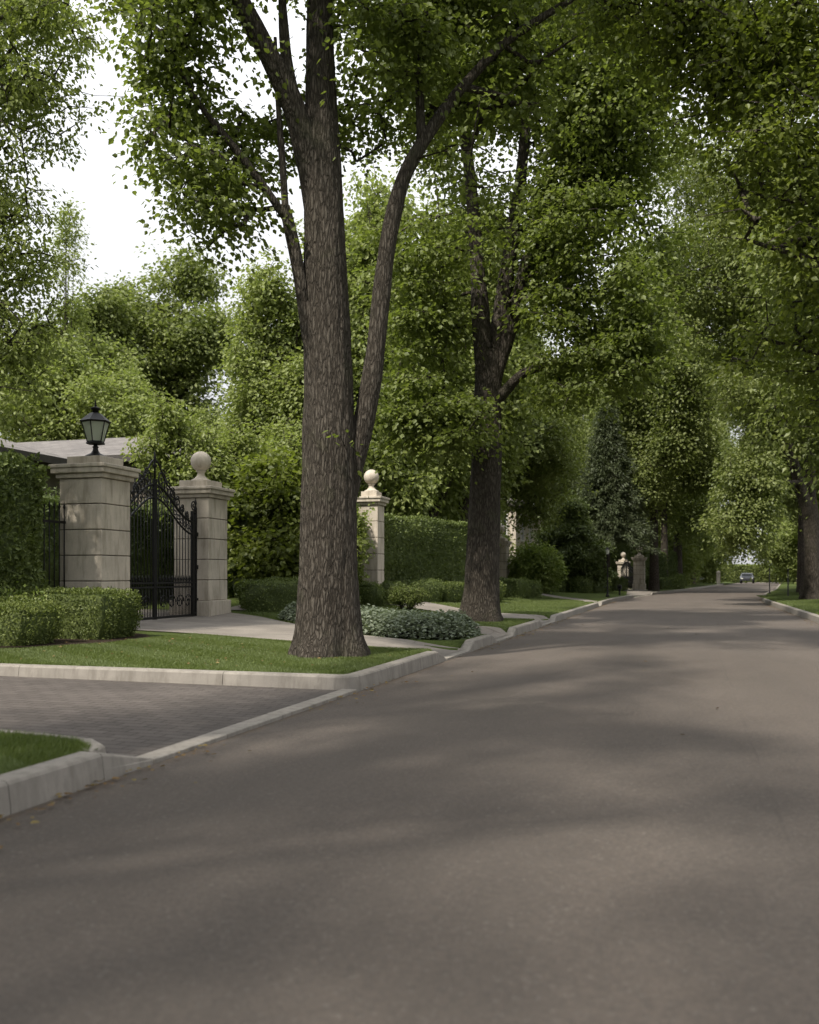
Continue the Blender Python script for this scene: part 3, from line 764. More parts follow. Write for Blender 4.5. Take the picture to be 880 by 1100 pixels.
L0L = (-11.8, 11.2, .2)
L0_trunk = [(0, 0, 0, .24), (0, 0, 2, .2), (.1, 0, 4, .17), (.2, 0, 7, .12), (.3, 0, 10, .05)]
L0_limbs = [[(.1, 0, 3.6, .08), (1.2, 0, 5.0, .06), (2.2, 0, 6.1, .02)], [(.2, 0, 5.5, .08), (1.2, 0, 7.2, .06), (2.4, .1, 8.6, .02)], [(.05, 0, 2.6, .07), (1.0, 0, 3.4, .05), (2.0, .1, 4.2, .02)], [(.2, 0, 7, .06), (1.8, 0, 8.8, .04), (3.3, 0, 9.3, .02)]]
L0_blobs = [(2.49, .1, 8.63, 1.3, 1.4, 1), (1.77, 0, 7.46, 1.3, 1.4, 1), (2.94, .34, 7.74, .6, .6, .4), (2.4, .43, 6.04, .7, .8, .8), (1.77, 0, 5.42, 1.2, 1.3, 1.2), (2.2, .18, 4.34, .9, 1, .9), (2.0, -.06, 3.49, .9, .9, .6), (2.8, 0, 8.9, .8, .9, .5),
    (.27, 0, 6.95, 2, 2, 2.5), (.8, .12, 9.75, 2.2, 2.2, 1.5), (2.55, -.15, 6.62, .8, .9, .6)]
tree('birch_tree', 'fine leaved tree rising behind the tall clipped hedge at the left edge', L0L, L0_trunk, L0_limbs, L0_blobs,
     1700, 38, .078, 'lime', seed=51, shape=OVAL, spread=.25, thr=.38, droop=.6, noise_scale=1.3)

# ------------------------------------------------------------------ background trees
def lumpy(cx, cy, cz, rx, ry, rz, n, rng, k=.33):
    """uneven crown: lumps set round an ellipsoid"""
    out = [(cx, cy, cz, rx * .7, ry * .7, rz * .75, .6)]
    for i in range(n):
        v = unit(rng.normal(size=3)); q = rng.uniform(.55, .95); s = rng.uniform(k * .7, k * 1.15)
        out.append((cx + v[0] * rx * q, cy + v[1] * ry * q, cz + v[2] * rz * q, rx * s, ry * s, rz * s * .75, 1.2))
    return out

def bg_tree(name, label, loc, H, r, zc, leaf, size, seed, ntips=900, per=22, lean=0., trunk_r=.28, group=None, spread=.5, thr=.43, bark='bark2', stems=1, rz=None, shape=KITE, droop=.4):
    rng = np.random.default_rng(seed)
    rz = rz if rz else (H - zc) * 1.0
    blobs = lumpy(lean * .6, 0, zc, r, r, rz, 22, rng)
    tr = [(0, 0, 0, trunk_r * 1.15), (lean * .15, 0, 1.2, trunk_r), (lean * .3, 0, zc * .5, trunk_r * .8), (lean * .5, 0, zc, trunk_r * .5), (lean * .6, 0, zc + rz * .5, trunk_r * .2)]
    lb = []
    for b in blobs[1:12]:
        h0 = rng.uniform(.3, .8) * zc
        x0 = lean * .3
        lb.append([(x0, 0, h0, trunk_r * .4), ((x0 + b[0]) / 2, b[1] * .45, (h0 + b[2]) / 2 + .3, trunk_r * .25), (b[0], b[1], b[2], trunk_r * .1)])
    for i in range(stems - 1):
        a = i * 2.4 + 1; s = .45 + .12 * i
        lb.append([(s * cos(a) * .5, s * sin(a) * .5, -.1, trunk_r * .8), (s * cos(a), s * sin(a), 1.6, trunk_r * .7), (s * cos(a) * 3.2, s * sin(a) * 2.2, 4.2, trunk_r * .5), (s * cos(a) * 4.4, s * sin(a) * 3, 7, trunk_r * .25)])
    return tree(name, label, loc, tr, lb, blobs, ntips, per, size, leaf, bark, seed, shape, spread, thr, group=group, nseg=20, flare=.35, droop=droop, noise_scale=.95)

def gl(x, y): return (x, y, float(GZ(x, y)) - .03)
G_BL = 'trees in the gardens behind the houses'
G_AV = 'trees in the avenue further down the road'
bg_tree('maple_tree', 'large dark rounded tree far behind the gate house roof', (-28.4, 45.8, .2), 19, 4.6, 13.2, 'mid', .25, 101, 1900, 30, trunk_r=.4, group=G_BL, spread=.6)
bg_tree('lime_tree', 'tall bright lime green tree left of the big furrowed trunk, against the sky', gl(-11.9, 25.9), 11.2, 1.9, 6.6, 'lime', .14, 102, 1500, 30, trunk_r=.2, group=G_BL, spread=.36, rz=4.9)
A = bg_tree('garden_tree', 'pale loose tree above the gate house roof, just left of the lantern', (-24.5, 36.5, .2), 10.2, 3.4, 6.6, 'lime', .17, 103, 1400, 36, trunk_r=.2, group=G_BL, spread=.45)
dup(A, (-29.3, 36.5, .2), 2.1, 1.3, 'taller pale tree behind the left end of the gate house roof')
dup(A, (-20.6, 38.2, .2), 4.0, (.85, .85, .85), 'smaller pale tree behind the gate house ridge, right of the dark rounded tree')
B = bg_tree('maple_tree', 'leafy tree behind the tall hedge seen between the two large maples', gl(-9.9, 32.5), 13.5, 4.0, 8.2, 'lime', .16, 104, 2000, 34, trunk_r=.34, group=G_BL, spread=.45, stems=4, rz=5.0)
bg_tree('poplar_tree', 'slender poplar against the sky, just right of the tree at the left edge', (-28.0, 37.2, .2), 20.3, .8, 13.5, 'lime', .15, 105, 260, 22, trunk_r=.09, group=G_BL, spread=.42, rz=7.3, shape=OVAL)
G_S = 'small garden trees behind the iron gate'
S = bg_tree('garden_tree', 'small pale leaved tree behind the gate, between lantern and stone ball', gl(-11.5, 19.4), 4.6, 1.1, 3.4, 'lime', .11, 106, 330, 22, trunk_r=.06, group=G_S, spread=.24, rz=1.6, shape=OVAL)
dup(S, gl(-11.1, 21.2), 2.0, (1.05, 1.05, .88), 'small pale tree above and right of the stone ball finial')
dup(S, gl(-10.6, 23.6), 4.4, (1.2, 1.2, 1.0), 'pale garden tree just left of the large furrowed trunk')
D = bg_tree('maple_tree', 'broad grey green tree behind the second maple', (-8.9, 41.0, .3), 14, 4.6, 8.6, 'mid', .16, 107, 2600, 38, trunk_r=.35, group=G_AV, spread=.55, rz=5.8)
E_ = bg_tree('street_tree', 'slim trunk tree beside the far gate, with a tall grey green crown', (-2.0, 58.2, .12), 20, 5.0, 13.4, 'mid', .2, 108, 2800, 40, trunk_r=.27, group=G_AV, spread=.65, rz=7.6)
dup(E_, (5.3, 47.0, .2), 1.9, (.95, .95, .95), 'dark trunk tree directly behind the forked tree on the right verge')
dup(E_, (5.9, 54.5, .2), 3.3, (.9, .9, .85), 'third tree on the right verge beyond the forked one')
dup(D, (6.0, 28.5, .2), 2.4, (1.0, 1.0, 1.22), 'grey green tree out of frame at right, its crown reaching over the road')
dup(E_, (8.0, 63.0, .2), .7, (.95, .95, .9), 'fourth tree on the right verge, where the road starts to bend')
dup(D, (9.4, 74.0, .2), 1.3, (1.1, 1.1, 1.15), 'tree on the right verge at the bend of the road')
dup(E_, (11.8, 91, .2), 2.7, (1.1, 1.1, 1), 'tree beyond the bend at the right')
dup(E_, (-1.7, 70.5, .12), 4.1, (.95, .95, .95), 'tree on the left verge past the far gate')
dup(D, (-.9, 84, .12), 5.0, (1.1, 1.1, 1.25), 'tree on the left verge well past the far gate')
dup(E_, (.4, 101, .12), .3, (1, 1, 1), 'tree on the left verge where the road curves away')
dup(D, (13.5, 126, .12), 1.0, (1.3, 1.3, 1.5), 'tree standing at the far end of the road')
dup(E_, (19, 118, .12), 1.8, (1.2, 1.2, 1.1), 'tree closing the far end of the road at the right')
dup(D, (-11.5, 66, .3), 3.3, (1.25, 1.25, 1.4), 'tall tree far behind the dark spreading tree')
dup(E_, (-9.5, 84, .3), 3.6, (1.1, 1.1, 1), 'tree behind the blue green spruce')
dup(D, (-17, 56, .3), 4.6, (1.2, 1.2, 1.35), 'tree behind the far stone house')
dup(D, (-17.5, 44, .3), 5.6, (1.0, 1.0, 1.1), 'tree far behind the tall hedge in the middle')
dup(E_, (-24, 70, .3), 5.1, (1.2, 1.2, 1), 'distant tall tree behind the middle gardens')
dup(D, (-33, 52, .3), .9, (1.0, 1.0, 1.0), 'distant tree left of the big dark rounded tree')
dup(A, (-15.3, 42, .3), 1.1, (1.0, 1.0, 1.0), 'pale tree behind the bright lime green one')
dup(E_, (-6.0, 108, .2), 2.2, (1.1, 1.1, 1), 'distant tree down the road at the left')

LOW = bg_tree('garden_tree', 'low leafy tree with branches down to the ground at the end of the road', (-1.8, 103, .1), 7.2, 4.2, 3.9, 'lime', .19, 110, 1500, 34, trunk_r=.16, group='low leafy trees in the far background', spread=.5, rz=3.6)
for x, y, sc_, lab in ((-.2, 115, 1.5, 'low leafy tree filling the far end of the road at the left'), (15.5, 137, 1.7, 'low leafy tree at the far end of the road, in its middle'), (14.8, 112, 1.4, 'low leafy tree at the far end of the road at the right'),
                      (-2.5, 92, 1.25, 'low leafy tree behind the far tall hedge'), (-10.5, 76, 1.0, 'pale low tree behind the far gate'), (-12.5, 48, .95, 'pale low tree beside the far stone house')):
    dup(LOW, (x, y, .1), x, (sc_ * 1.1, sc_ * 1.1, sc_), lab, 'low leafy trees in the far background')
TALL = [o for o in COL.objects if o.get('label', '').startswith('tall bright lime green')][0]
dup(TALL, gl(-9.9, 29.5), 2.0, (1.25, 1.25, 1.36), 'tall pale green tree behind the large furrowed trunk, seen right of it')
dup(TALL, gl(-7.9, 33.5), 4.0, (1.3, 1.3, 1.5), 'tall pale green tree seen between the forked limb and the second maple')
# spruce
def spruce(loc, label, H=13.3, R=2.9, seed=7):
    rng = np.random.default_rng(seed)
    root = thing('spruce_tree', label, 'tree', loc)
    mb = MB(); mb.tube([(0, 0, -.1), (0, 0, H * .5), (0, 0, H)], [.22, .13, .02], 8); mb.build('trunk', M['bark2'], root)
    br = MB(); P = []; Dd = []
    z = 3.0
    while z < H - .2:
        r = R * (1 - z / H) ** .8; k = 11
        for j in range(k):
            a = j * 2 * pi / k + rng.random() * .5 + z; rr = r * rng.uniform(.8, 1.12)
            n = max(3, int(rr / .25)); t = np.linspace(0, 1, n + 1)
            X = np.stack([cos(a) * rr * t, sin(a) * rr * t, z + .25 * rr * t - .5 * rr * t * t], -1)
            br.tube(X, np.linspace(.03, .006, n + 1), 3, cap=False)
            for q, tt in zip(X[1:], t[1:]):
                m = 26
                P.append(q + rng.normal(size=(m, 3)) * np.array([.16, .16, .08])); Dd.append(np.array([cos(a), sin(a), -.25]) + rng.normal(size=(m, 3)) * .55)
        z += rng.uniform(.28, .4)
    br.build('branches', M['bark2'], root)
    P = np.concatenate(P); Dd = np.concatenate(Dd)
    V, F = leaves(P, Dd, np.array([0, 0, 1.]) + rng.normal(size=P.shape) * .5, rng.uniform(.16, .28, len(P)), (KITE[0] * np.array([.4, 1, 1]), KITE[1]), rng)
    link('crown', mesh_np('crown', V, [(F, 0, False)], [LF['needle']]), root)
spruce((-4.6, 55.6, .2), 'blue green spruce rising above the far stone gate pillars', 10.8, 3.4)

# unseen street trees added beside and behind the camera; their crowns shade the near road
U = bg_tree('street_tree', 'unseen street tree added on the left verge behind the photographer, shading the near road', (-4.3, -.4, .13), 11.5, 3.0, 8.3, 'mid', .14, 109, 430, 15, trunk_r=.28, group='unseen shade trees added around the camera', spread=.42, rz=2.7, thr=.46)
U.scale = (1.15, .62, 1.0)  # crown narrowed along the road to shape its shadow into a band
dup(U, (-4.2, 3.3, .13), 2.9, (.62, 1.2, 1.0), 'unseen street tree added on the left verge just left of the photographer, shading the near road')
dup(U, (-4.3, -4.6, .1), 2.0, (1.05, 1.05, 1.1), 'second unseen street tree added on the left verge behind the photographer for shade')
dup(U, (-4.4, -11.5, .1), 4.0, (1.2, 1.2, 1.2), 'third unseen street tree added on the left verge behind the photographer for shade')
dup(U, (5.6, 1.5, .1), 1.0, (1.1, 1.1, 1.1), 'unseen street tree added on the right verge beside the photographer')

# ------------------------------------------------------------------ hedges and shrubs
def hedge(label, x0, x1, y0, y1, h, leaf='hedge', size=.05, dens=420, rz=0, loc=None, group=None, seed=1, rough=.035, shag=0., round_=.08, name='clipped_hedge', sides=None):
    """clipped box hedge: lumpy closed core plus leaves standing on it"""
    rng = np.random.default_rng(seed)
    cx, cy = (x0 + x1) / 2, (y0 + y1) / 2; zb = float(GZ(cx, cy)) - .03 if loc is None else loc[2]
    w, d = (x1 - x0) / 2, (y1 - y0) / 2
    def lump(P):
        n1 = vnoise(P + [cx, cy, 0], 1.6, seed) - .5; n2 = vnoise(P + [cx, cy, 0], 5.5, seed + 1) - .5
        return (n1 * 2.2 + n2 * 1.2) * rough * 2
    def surf(P, nrm):
        # round the upright edges and the shoulders
        q = P.copy()
        ex = np.clip((np.abs(q[:, 0]) - (w - round_)) / round_, 0, 1); ey = np.clip((np.abs(q[:, 1]) - (d - round_)) / round_, 0, 1); ez = np.clip((q[:, 2] - (h - round_)) / round_, 0, 1)
        q[:, 0] -= np.sign(q[:, 0]) * round_ * .45 * ex * np.maximum(ey, ez)
        q[:, 1] -= np.sign(q[:, 1]) * round_ * .45 * ey * np.maximum(ex, ez)
        q[:, 2] -= round_ * .45 * ez * np.maximum(ex, ey)
        low = np.clip(1 - q[:, 2] / (.22 * h + .1), 0, 1)
        q[:, :2] *= (1 - .05 * low)[:, None]
        return q + nrm * lump(P)[:, None]
    P = []; Nn = []
    faces = [((1, 0, 0), 2 * d, h), ((-1, 0, 0), 2 * d, h), ((0, 1, 0), 2 * w, h), ((0, -1, 0), 2 * w, h), ((0, 0, 1), 2 * w, 2 * d)]
    for nv, a, b in faces:
        n = int(a * b * dens); u = rng.uniform(-1, 1, n); v = rng.uniform(0, 1, n)
        if nv[0]: p = np.stack([np.full(n, nv[0] * w), u * d, v * h], -1)
        elif nv[1]: p = np.stack([u * w, np.full(n, nv[1] * d), v * h], -1)
        else: p = np.stack([u * w, (v * 2 - 1) * d, np.full(n, h)], -1)
        nn = np.tile(np.array(nv, float), (n, 1))
        P.append(surf(p, nn) + nn * (rng.normal(size=(n, 1)) * .018 + shag * rng.random((n, 1)) ** 2)); Nn.append(nn)
    P = np.concatenate(P); Nn = np.concatenate(Nn)
    D = rng.normal(size=P.shape) * .75 + Nn * .45 + np.array([0, 0, .35])
    V, F = leaves(P, D, Nn + rng.normal(size=P.shape) * .55, size * rng.uniform(.7, 1.3, len(P)), OVAL, rng)
    # core
    st = .12 if max(w, d) < 3 else .2
    vs_, fs = [], []; nb = 0
    for nv, a, b in faces:
        na, nb_ = max(2, int(a / st) + 1), max(2, int(b / st) + 1)
        U, W = np.meshgrid(np.linspace(-1, 1, na), np.linspace(0, 1, nb_)); U = U.ravel(); W = W.ravel(); n = len(U); k = .965
        if nv[0]: p = np.stack([np.full(n, nv[0] * w), U * d, W * h], -1)
        elif nv[1]: p = np.stack([U * w, np.full(n, nv[1] * d), W * h], -1)
        else: p = np.stack([U * w, (W * 2 - 1) * d, np.full(n, h)], -1)
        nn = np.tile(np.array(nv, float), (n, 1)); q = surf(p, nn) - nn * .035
        i = (np.arange(nb_ - 1)[:, None] * na + np.arange(na - 1)[None]).ravel()
        vs_.append(q); fs.append(np.stack([i, i + 1, i + 1 + na, i + na], -1) + nb); nb += n
    CV = np.concatenate(vs_)
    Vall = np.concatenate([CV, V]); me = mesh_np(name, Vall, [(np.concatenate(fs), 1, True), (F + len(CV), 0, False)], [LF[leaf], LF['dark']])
    o = link(name, me, None, (cx, cy, zb)); o.rotation_euler = (0, 0, rz)
    return tag(o, label, 'hedge', group)

def shrub(name, label, loc, blobs, n, size, leaf, seed=1, shape=OVAL, stems=5, group=None, thr=.3, per=20, spread=.16, cat='shrub', droop=.2, ns=1.6, tilt=.7):
    rng = np.random.default_rng(seed)
    root = thing(name, label, cat, loc, group=group)
    tips = sample_blobs(blobs, n, rng, ns, thr, hollow=.6, seed=seed)
    lb = []
    B = np.array(blobs)
    for i in range(stems):
        b = B[i % len(B)]; a = i * 2.4
        lb.append([(cos(a) * .05, sin(a) * .05, -.05, .03), (b[0] * .5 + cos(a) * .1, b[1] * .5 + sin(a) * .1, b[2] * .5, .022), (b[0], b[1], b[2], .01)])
    ch = skeleton(lb, tips, rng, .003)
    mb = MB()
    for l in lb:
        l = np.array(l); mb.tube(l[:, :3], l[:, 3], 6)
    for X, r in ch: mb.tube(X, r, 3, cap=False)
    mb.build('stems', M['bark2'], root)
    T = np.array([c[0][-1] for c in ch]); Bs = np.array([c[0][-2] for c in ch])
    V, F = spray(T, Bs, per, size, shape, rng, spread, droop=droop, tilt=tilt, flat=.7)
    link('foliage', mesh_np('foliage', V, [(F, 0, False)], [LF[leaf]]), root)
    return root

hedge('tall dark clipped hedge at the left edge, behind the low hedges', -10.9, -9.4, 8.0, 11.95, 2.58, 'hedge', .068, 1000, seed=3, rough=.06, shag=.06)
hedge('low rounded pale green hedge nearest the corner lawn at the left edge', -14, -7.95, 9.75, 10.55, .54, 'box', .034, 2100, seed=4, rough=.035, round_=.12, shag=.03, group='low clipped hedges by the gate')
hedge('low square cut hedge in front of the lantern pillar', -11.6, -7.75, 11.1, 12.05, .66, 'box', .034, 2100, seed=5, rough=.02, round_=.07, shag=.03, group='low clipped hedges by the gate')
rngp = np.random.default_rng(9)
shrub('leafy_shrub', 'yellow green leafy shrub growing between the two low hedges at the left', gl(-9.7, 10.85), [(-1.2, 0, .62, .5, .2, .2), (-.5, 0, .66, .45, .2, .2), (.2, 0, .62, .5, .2, .2), (.7, 0, .58, .4, .2, .18)], 220, .06, 'pale', 8, stems=8, per=22, spread=.1)
hedge('low dark hedge running from the stone ball pillar behind the large trunk', -1.25, 1.25, -.45, .45, .66, 'hedge', .04, 1000, seed=6)
hd = [o for o in COL.objects if o.get('label', '').startswith('low dark hedge running')][0]
hd.location = gl(-8.1, 18.6); hd.rotation_euler = (0, 0, radians(38)); hd['group'] = 'low clipped hedges along the gardens'
GL_ = 'low clipped hedges along the gardens'
def hedge_at(label, px, py, L, W, h, ang, leaf='hedge', seed=1, dens=900, size=.045, **k):
    o = hedge(label, -L / 2, L / 2, -W / 2, W / 2, h, leaf, size, dens, seed=seed, group=GL_, **k)
    o.location = gl(px, py); o.rotation_euler = (0, 0, radians(ang)); return o
hedge_at('rounded box bush between the large trunk and the clipped bush beside it', -7.35, 21.2, .62, .6, .58, 0, 'hedge', 12, 1300, .035, round_=.2)
hedge_at('square clipped bush just right of the large furrowed trunk, below the ball pillar', -7.15, 22.3, .6, .6, .62, 10, 'hedge', 13, 1300, .035, round_=.14)
hedge_at('dark low hedge at the foot of the tall hedge, left piece', -7.15, 25.0, 1.3, .7, .55, 72, 'hedge', 14, 900, .04)
hedge_at('brighter low hedge in front of the tall hedge, ending behind the second maple', -6.5, 27.6, 3.8, .8, .58, 74, 'box', 15, 900, .042)
hedge_at('low hedge block just right of the second maple', -6.15, 34.0, 1.2, .9, .72, 78, 'hedge', 16, 700, .05)
hedge_at('small low hedge block at the right end of that row, by the round pale bush', -5.95, 36.0, .9, .8, .66, 80, 'hedge', 17, 700, .05, round_=.15)
hedge('tall clipped hedge between the second ball pillar and the second maple', -3.3, 3.3, -.6, .6, 2.36, 'hedge', .07, 560, seed=18, rough=.04)
th = [o for o in COL.objects if o.get('label', '').startswith('tall clipped hedge between')][0]
th.location = gl(-7.6, 27.2); th.location.x -= .15; th.rotation_euler = (0, 0, radians(75)); 
for i, (x, y, L, h, lab) in enumerate([(-7.0, 47.5, 1.3, .72, 'low hedge below the round pale bush'), (-6.3, 50.0, 1.6, .72, 'low hedge behind the round pale bush, right piece'),
        (-5.4, 49.5, 1.1, .8, 'dark low bush under the dark spreading tree'), (-5.0, 54.0, 1.8, .8, 'low hedge right of the dark spreading tree'), (-4.2, 57.6, 1.3, .8, 'low hedge ending at the far gate pillar')]):
    hedge_at(lab, x, y, L, .9, h, 60, 'hedge', 20 + i, 260, .09, round_=.2)
hedge_at('low hedge right of the far gate', -1.35, 67.6, 5.4, .8, .75, 74, 'hedge', 30, 220, .1)
hedge_at('tall hedge right of the far gate', -2.3, 68.9, 7.5, .8, 2.6, 76, 'dark', 31, 200, .12)
hedge_at('tall hedge further down the left side of the road', -2.2, 78, 9, 1.2, 2.9, 82, 'dark', 32, 160, .14)
hedge_at('low dark hedge further down the left verge', -1.1, 80, 7, 1.0, .95, 84, 'hedge', 33, 160, .14)
hedge_at('dark hedge behind the far street gate', -8.5, 71, 12, 1.2, 3.3, 15, 'dark', 37, 130, .15)
hedge_at('dark hedge near the bend at the end of the road', -.9, 99, 12, 1.3, 2.2, 84, 'mid', 34, 110, .18)
hedge_at('dark hedge closing the view at the end of the road', 19, 142, 34, 1.5, 2.4, 4, 'mid', 35, 70, .24)
o = hedge('dark hedge behind the tree trunks on the right verge', -13, 13, -.6, .6, 2.6, 'dark', .12, 160, seed=36); o.location = (8.6, 56, .2); o.rotation_euler = (0, 0, radians(80))

# shrubs behind the pillars
shrub('broadleaf_shrub', 'large broad leaved shrub filling the gap between gate pillar and large trunk', gl(-9.2, 20.0),
      [(0, -.6, 2.6, 1.0, .9, .7), (.5, -.2, 2.1, .9, .9, .8), (-.6, -.2, 1.7, .9, .9, .9), (.4, -.8, 1.2, 1.0, .7, .7), (-.2, 0, 3.0, .8, .8, .5), (.9, .2, 2.7, .7, .7, .6), (1.0, 0, 1.2, .8, .8, .8)], 620, .13, 'maple2', 61, HERO, 7, per=22, spread=.24, thr=.3, ns=1.0)
hedge('dark evergreen hedge behind the iron gate', -13.4, -12.2, 13.2, 22.0, 2.3, 'dark', .07, 420, seed=62, rough=.14, shag=.15)
hedge('dark hedge behind the large broad leaved shrub', -1.6, 1.6, -.5, .5, 2.4, 'dark', .07, 420, seed=63, rough=.1)
o = [o for o in COL.objects if o.get('label', '').startswith('dark hedge behind the large')][0]; o.location = gl(-9.6, 21.6); o.rotation_euler = (0, 0, radians(35))
shrub('leafy_shrub', 'pale leafy shrub climbing beside the second ball pillar, right of the large trunk', gl(-7.75, 21.4),
      [(0, 0, 1.5, .32, .3, .5), (.05, 0, 2.2, .28, .28, .45), (-.1, 0, .8, .4, .35, .4), (-.5, .2, 1.9, .5, .5, .8)], 190, .09, 'lime', 64, HERO, 4, per=18, spread=.15)
shrub('clipped_shrub', 'small rounded clipped bush on the strip behind the ground cover', gl(-6.35, 21.0), [(0, 0, .42, .42, .42, .2), (-.2, 0, .38, .28, .3, .16), (.2, 0, .38, .28, .3, .16)], 420, .034, 'box', 65, OVAL, 8, per=30, spread=.06, thr=.1)
shrub('round_shrub', 'round pale green shrub in front of the far pillars', gl(-7.1, 45.0), [(0, 0, 1.4, 1.25, 1.2, 1.0), (-.5, -.2, 1.2, .8, .8, .8), (.6, -.2, 1.3, .8, .8, .7), (0, -.1, 2.0, .8, .8, .6), (0, -.2, .8, 1.1, 1, .5)], 620, .15, 'pale', 66, OVAL, 8, per=24, spread=.25, thr=.2)
rng_ = np.random.default_rng(3)
bl = [(0, 0, 2.6, 1.7, 1.7, 1.7, 1)] + [(cos(a) * r, sin(a) * r, z, .95, .95, .42, 1.6) for a, r, z in [(i * 1.25, 1.35 - .25 * (i // 5), 1.1 + i * .26) for i in range(15)]] + [(0, 0, 4.9, .9, .9, .5, 1)]
tree('spreading_tree', 'dark dense tree with layered low branches, left of the post lamp', gl(-6.1, 50.6), [(0, 0, 0, .16), (0, 0, 2, .12), (0, 0, 4.6, .04)], [[(0, 0, .8, .06), (.8, -.3, 1.6, .02)], [(0, 0, 1.4, .06), (-.9, -.2, 2.2, .02)]],
     bl, 1100, 26, .17, 'dark', 'bark2', 71, OVAL, .32, .3, nseg=16, flare=.2, noise_scale=.9, flat=.3)

# ------------------------------------------------------------------ ground cover and grass
def inside(P, poly):
    x, y = P[:, 0], P[:, 1]; c = np.zeros(len(P), bool); n = len(poly)
    for i in range(n):
        x1, y1 = poly[i]; x2, y2 = poly[(i + 1) % n]
        c ^= ((y1 > y) != (y2 > y)) & (x < (x2 - x1) * (y - y1) / (y2 - y1 + 1e-12) + x1)
    return c
def edge_dist(P, poly):
    d = np.full(len(P), 1e9)
    for i in range(len(poly)):
        a = np.array(poly[i]); b = np.array(poly[(i + 1) % len(poly)]); ab = b - a
        t = np.clip(((P - a) @ ab) / (ab @ ab), 0, 1); d = np.minimum(d, np.linalg.norm(P - (a + t[:, None] * ab), axis=1))
    return d
GC = [(-7.6, 16.5), (-6.5, 15.5), (-4.95, 13.95), (-4.15, 13.3), (-3.55, 13.28), (-3.26, 13.6), (-3.24, 14.7), (-3.7, 15.35), (-5.0, 16.2), (-6.6, 17.2), (-7.4, 17.3)]
rng = np.random.default_rng(77)
P = rng.uniform((-7.7, 13.1), (-3.2, 17.4), (26000, 2)); P = P[inside(P, GC)]
ed = edge_dist(P, GC); hh = .27 * np.minimum(1, ed / .22) ** .6 * (.8 + .4 * vnoise(np.c_[P, P[:, :1] * 0], 2.5, 5))
z = GZ(P[:, 0], P[:, 1]) + hh * rng.uniform(.55, 1.08, len(P)) ** .6
k = 3
PP = np.repeat(np.c_[P, z], k, 0) + rng.normal(size=(len(P) * k, 3)) * .03
az = rng.random(len(PP)) * 6.28
V, F = leaves(PP, np.stack([np.cos(az), np.sin(az), rng.uniform(-.4, .6, len(PP))], -1), np.array([0, 0, 1.]) + rng.normal(size=PP.shape) * .5, rng.uniform(.045, .085, len(PP)), OVAL, rng)
o = link('ground_cover', mesh_np('ground_cover', V, [(F, 0, False)], [LF['cover']]))
tag(o, 'grey green leafy ground cover filling the bed between two driveways', 'ground cover', kind='stuff')
# soil below it
mb = MB(); gp = np.array(GC); cpt = gp.mean(0)
gp2 = cpt + (gp - cpt) * .985
Vv = np.r_[np.c_[gp2, GZ(gp2[:, 0], gp2[:, 1]) + .03], [[cpt[0], cpt[1], float(GZ(*cpt)) + .05]]]
n_ = len(GC); mb.add(Vv, [(i, (i + 1) % n_, n_) for i in range(n_)]); tag(mb.build('planting_bed', M['mulch']), kind='structure')

def blades(P, h, w, rng, stripe=False):
    n = len(P); az = rng.random(n) * 6.28
    side = np.stack([np.cos(az), np.sin(az), 0 * az], -1) * (w * rng.uniform(.7, 1.3, n))[:, None] / 2
    lean = rng.normal(size=(n, 3)) * h * .33; lean[:, 2] = 0
    if stripe:
        st = np.sign(np.sin((P[:, 0] * .55 + P[:, 1]) * 2 * pi / 1.1)); lean[:, 0] += st * h * .38
    top = P + lean + np.array([0, 0, 1.]) * (h * rng.uniform(.6, 1.2, n))[:, None]
    V = np.stack([P - side, P + side, top], 1).reshape(-1, 3)
    return V, np.arange(n * 3).reshape(-1, 3)
parts = []
rng = np.random.default_rng(5)
def addg(x0, x1, y0, y1, n, h, w, poly=None, zf=None, excl=None, stripe=True):
    P = rng.uniform((x0, y0), (x1, y1), (n, 2))
    if poly: P = P[inside(P, poly)]
    if excl:
        for e in excl: P = P[~inside(P, e)]
    z = GZ(P[:, 0], P[:, 1]) if zf is None else zf(P)
    parts.append(blades(np.c_[P, z], h, w, rng, stripe))
addg(-6.5, -3.17, 2.0, 4.97, 150000, .035, .005, [(-6.5, 2), (-3.17, 2), (-3.17, 4.4), (-3.24, 4.52), (-3.42, 4.66), (-3.75, 4.74), (-6.5, 4.95)], lambda P: np.full(len(P), .126))
addg(-9.6, -3.15, 8.4, 13.4, 320000, .027, .007, [(-3.17, 8.95), (-3.17, 11.65), (-4.0, 11.73), (-5.4, 12.08), (-7.4, 12.88), (-7.5, 11.3), (-7.45, 10.7), (-7.9, 9.65), (-9.4, 9.1), (-9.6, 8.42), (-3.55, 8.43), (-3.3, 8.55), (-3.2, 8.8)])
addg(-9.0, -3.15, 8.4, 13.5, 1, .034, .007)
addg(-8.6, -3.17, 16.6, 22.6, 90000, .04, .012, [(-3.17, 16.6), (-3.17, 20.05), (-4.3, 20.4), (-5.8, 21.5), (-8.2, 22.2), (-8.2, 20.3), (-6.4, 19.1), (-4.2, 17.25)])
addg(-7.5, -3.17, 22, 45, 160000, .045, .018, [(-3.17, 22), (-3.17, 33.2), (-4.6, 36.3), (-6.6, 41.5), (-7.4, 44), (-6.2, 34), (-6.0, 27), (-6.8, 24.6), (-4.6, 22.8)])
addg(-8.9, -5.0, 15.0, 19, 30000, .04, .01, [(-9.0, 17.5), (-8.2, 17.05), (-6.9, 15.75), (-7.4, 17.3), (-8.2, 18.1)])
addg(3.03, 6.5, 22, 46, 90000, .05, .018, None, lambda P: .135 + .022 * (P[:, 0] - 2.85), stripe=False)
V = np.concatenate([p[0] for p in parts]); F = np.arange(len(V)).reshape(-1, 3)
o = link('grass', mesh_np('grass', V, [(F, 0, False)], [LF['grass']]))
tag(o, 'short mown green grass on the verges and lawns', 'grass', kind='stuff')

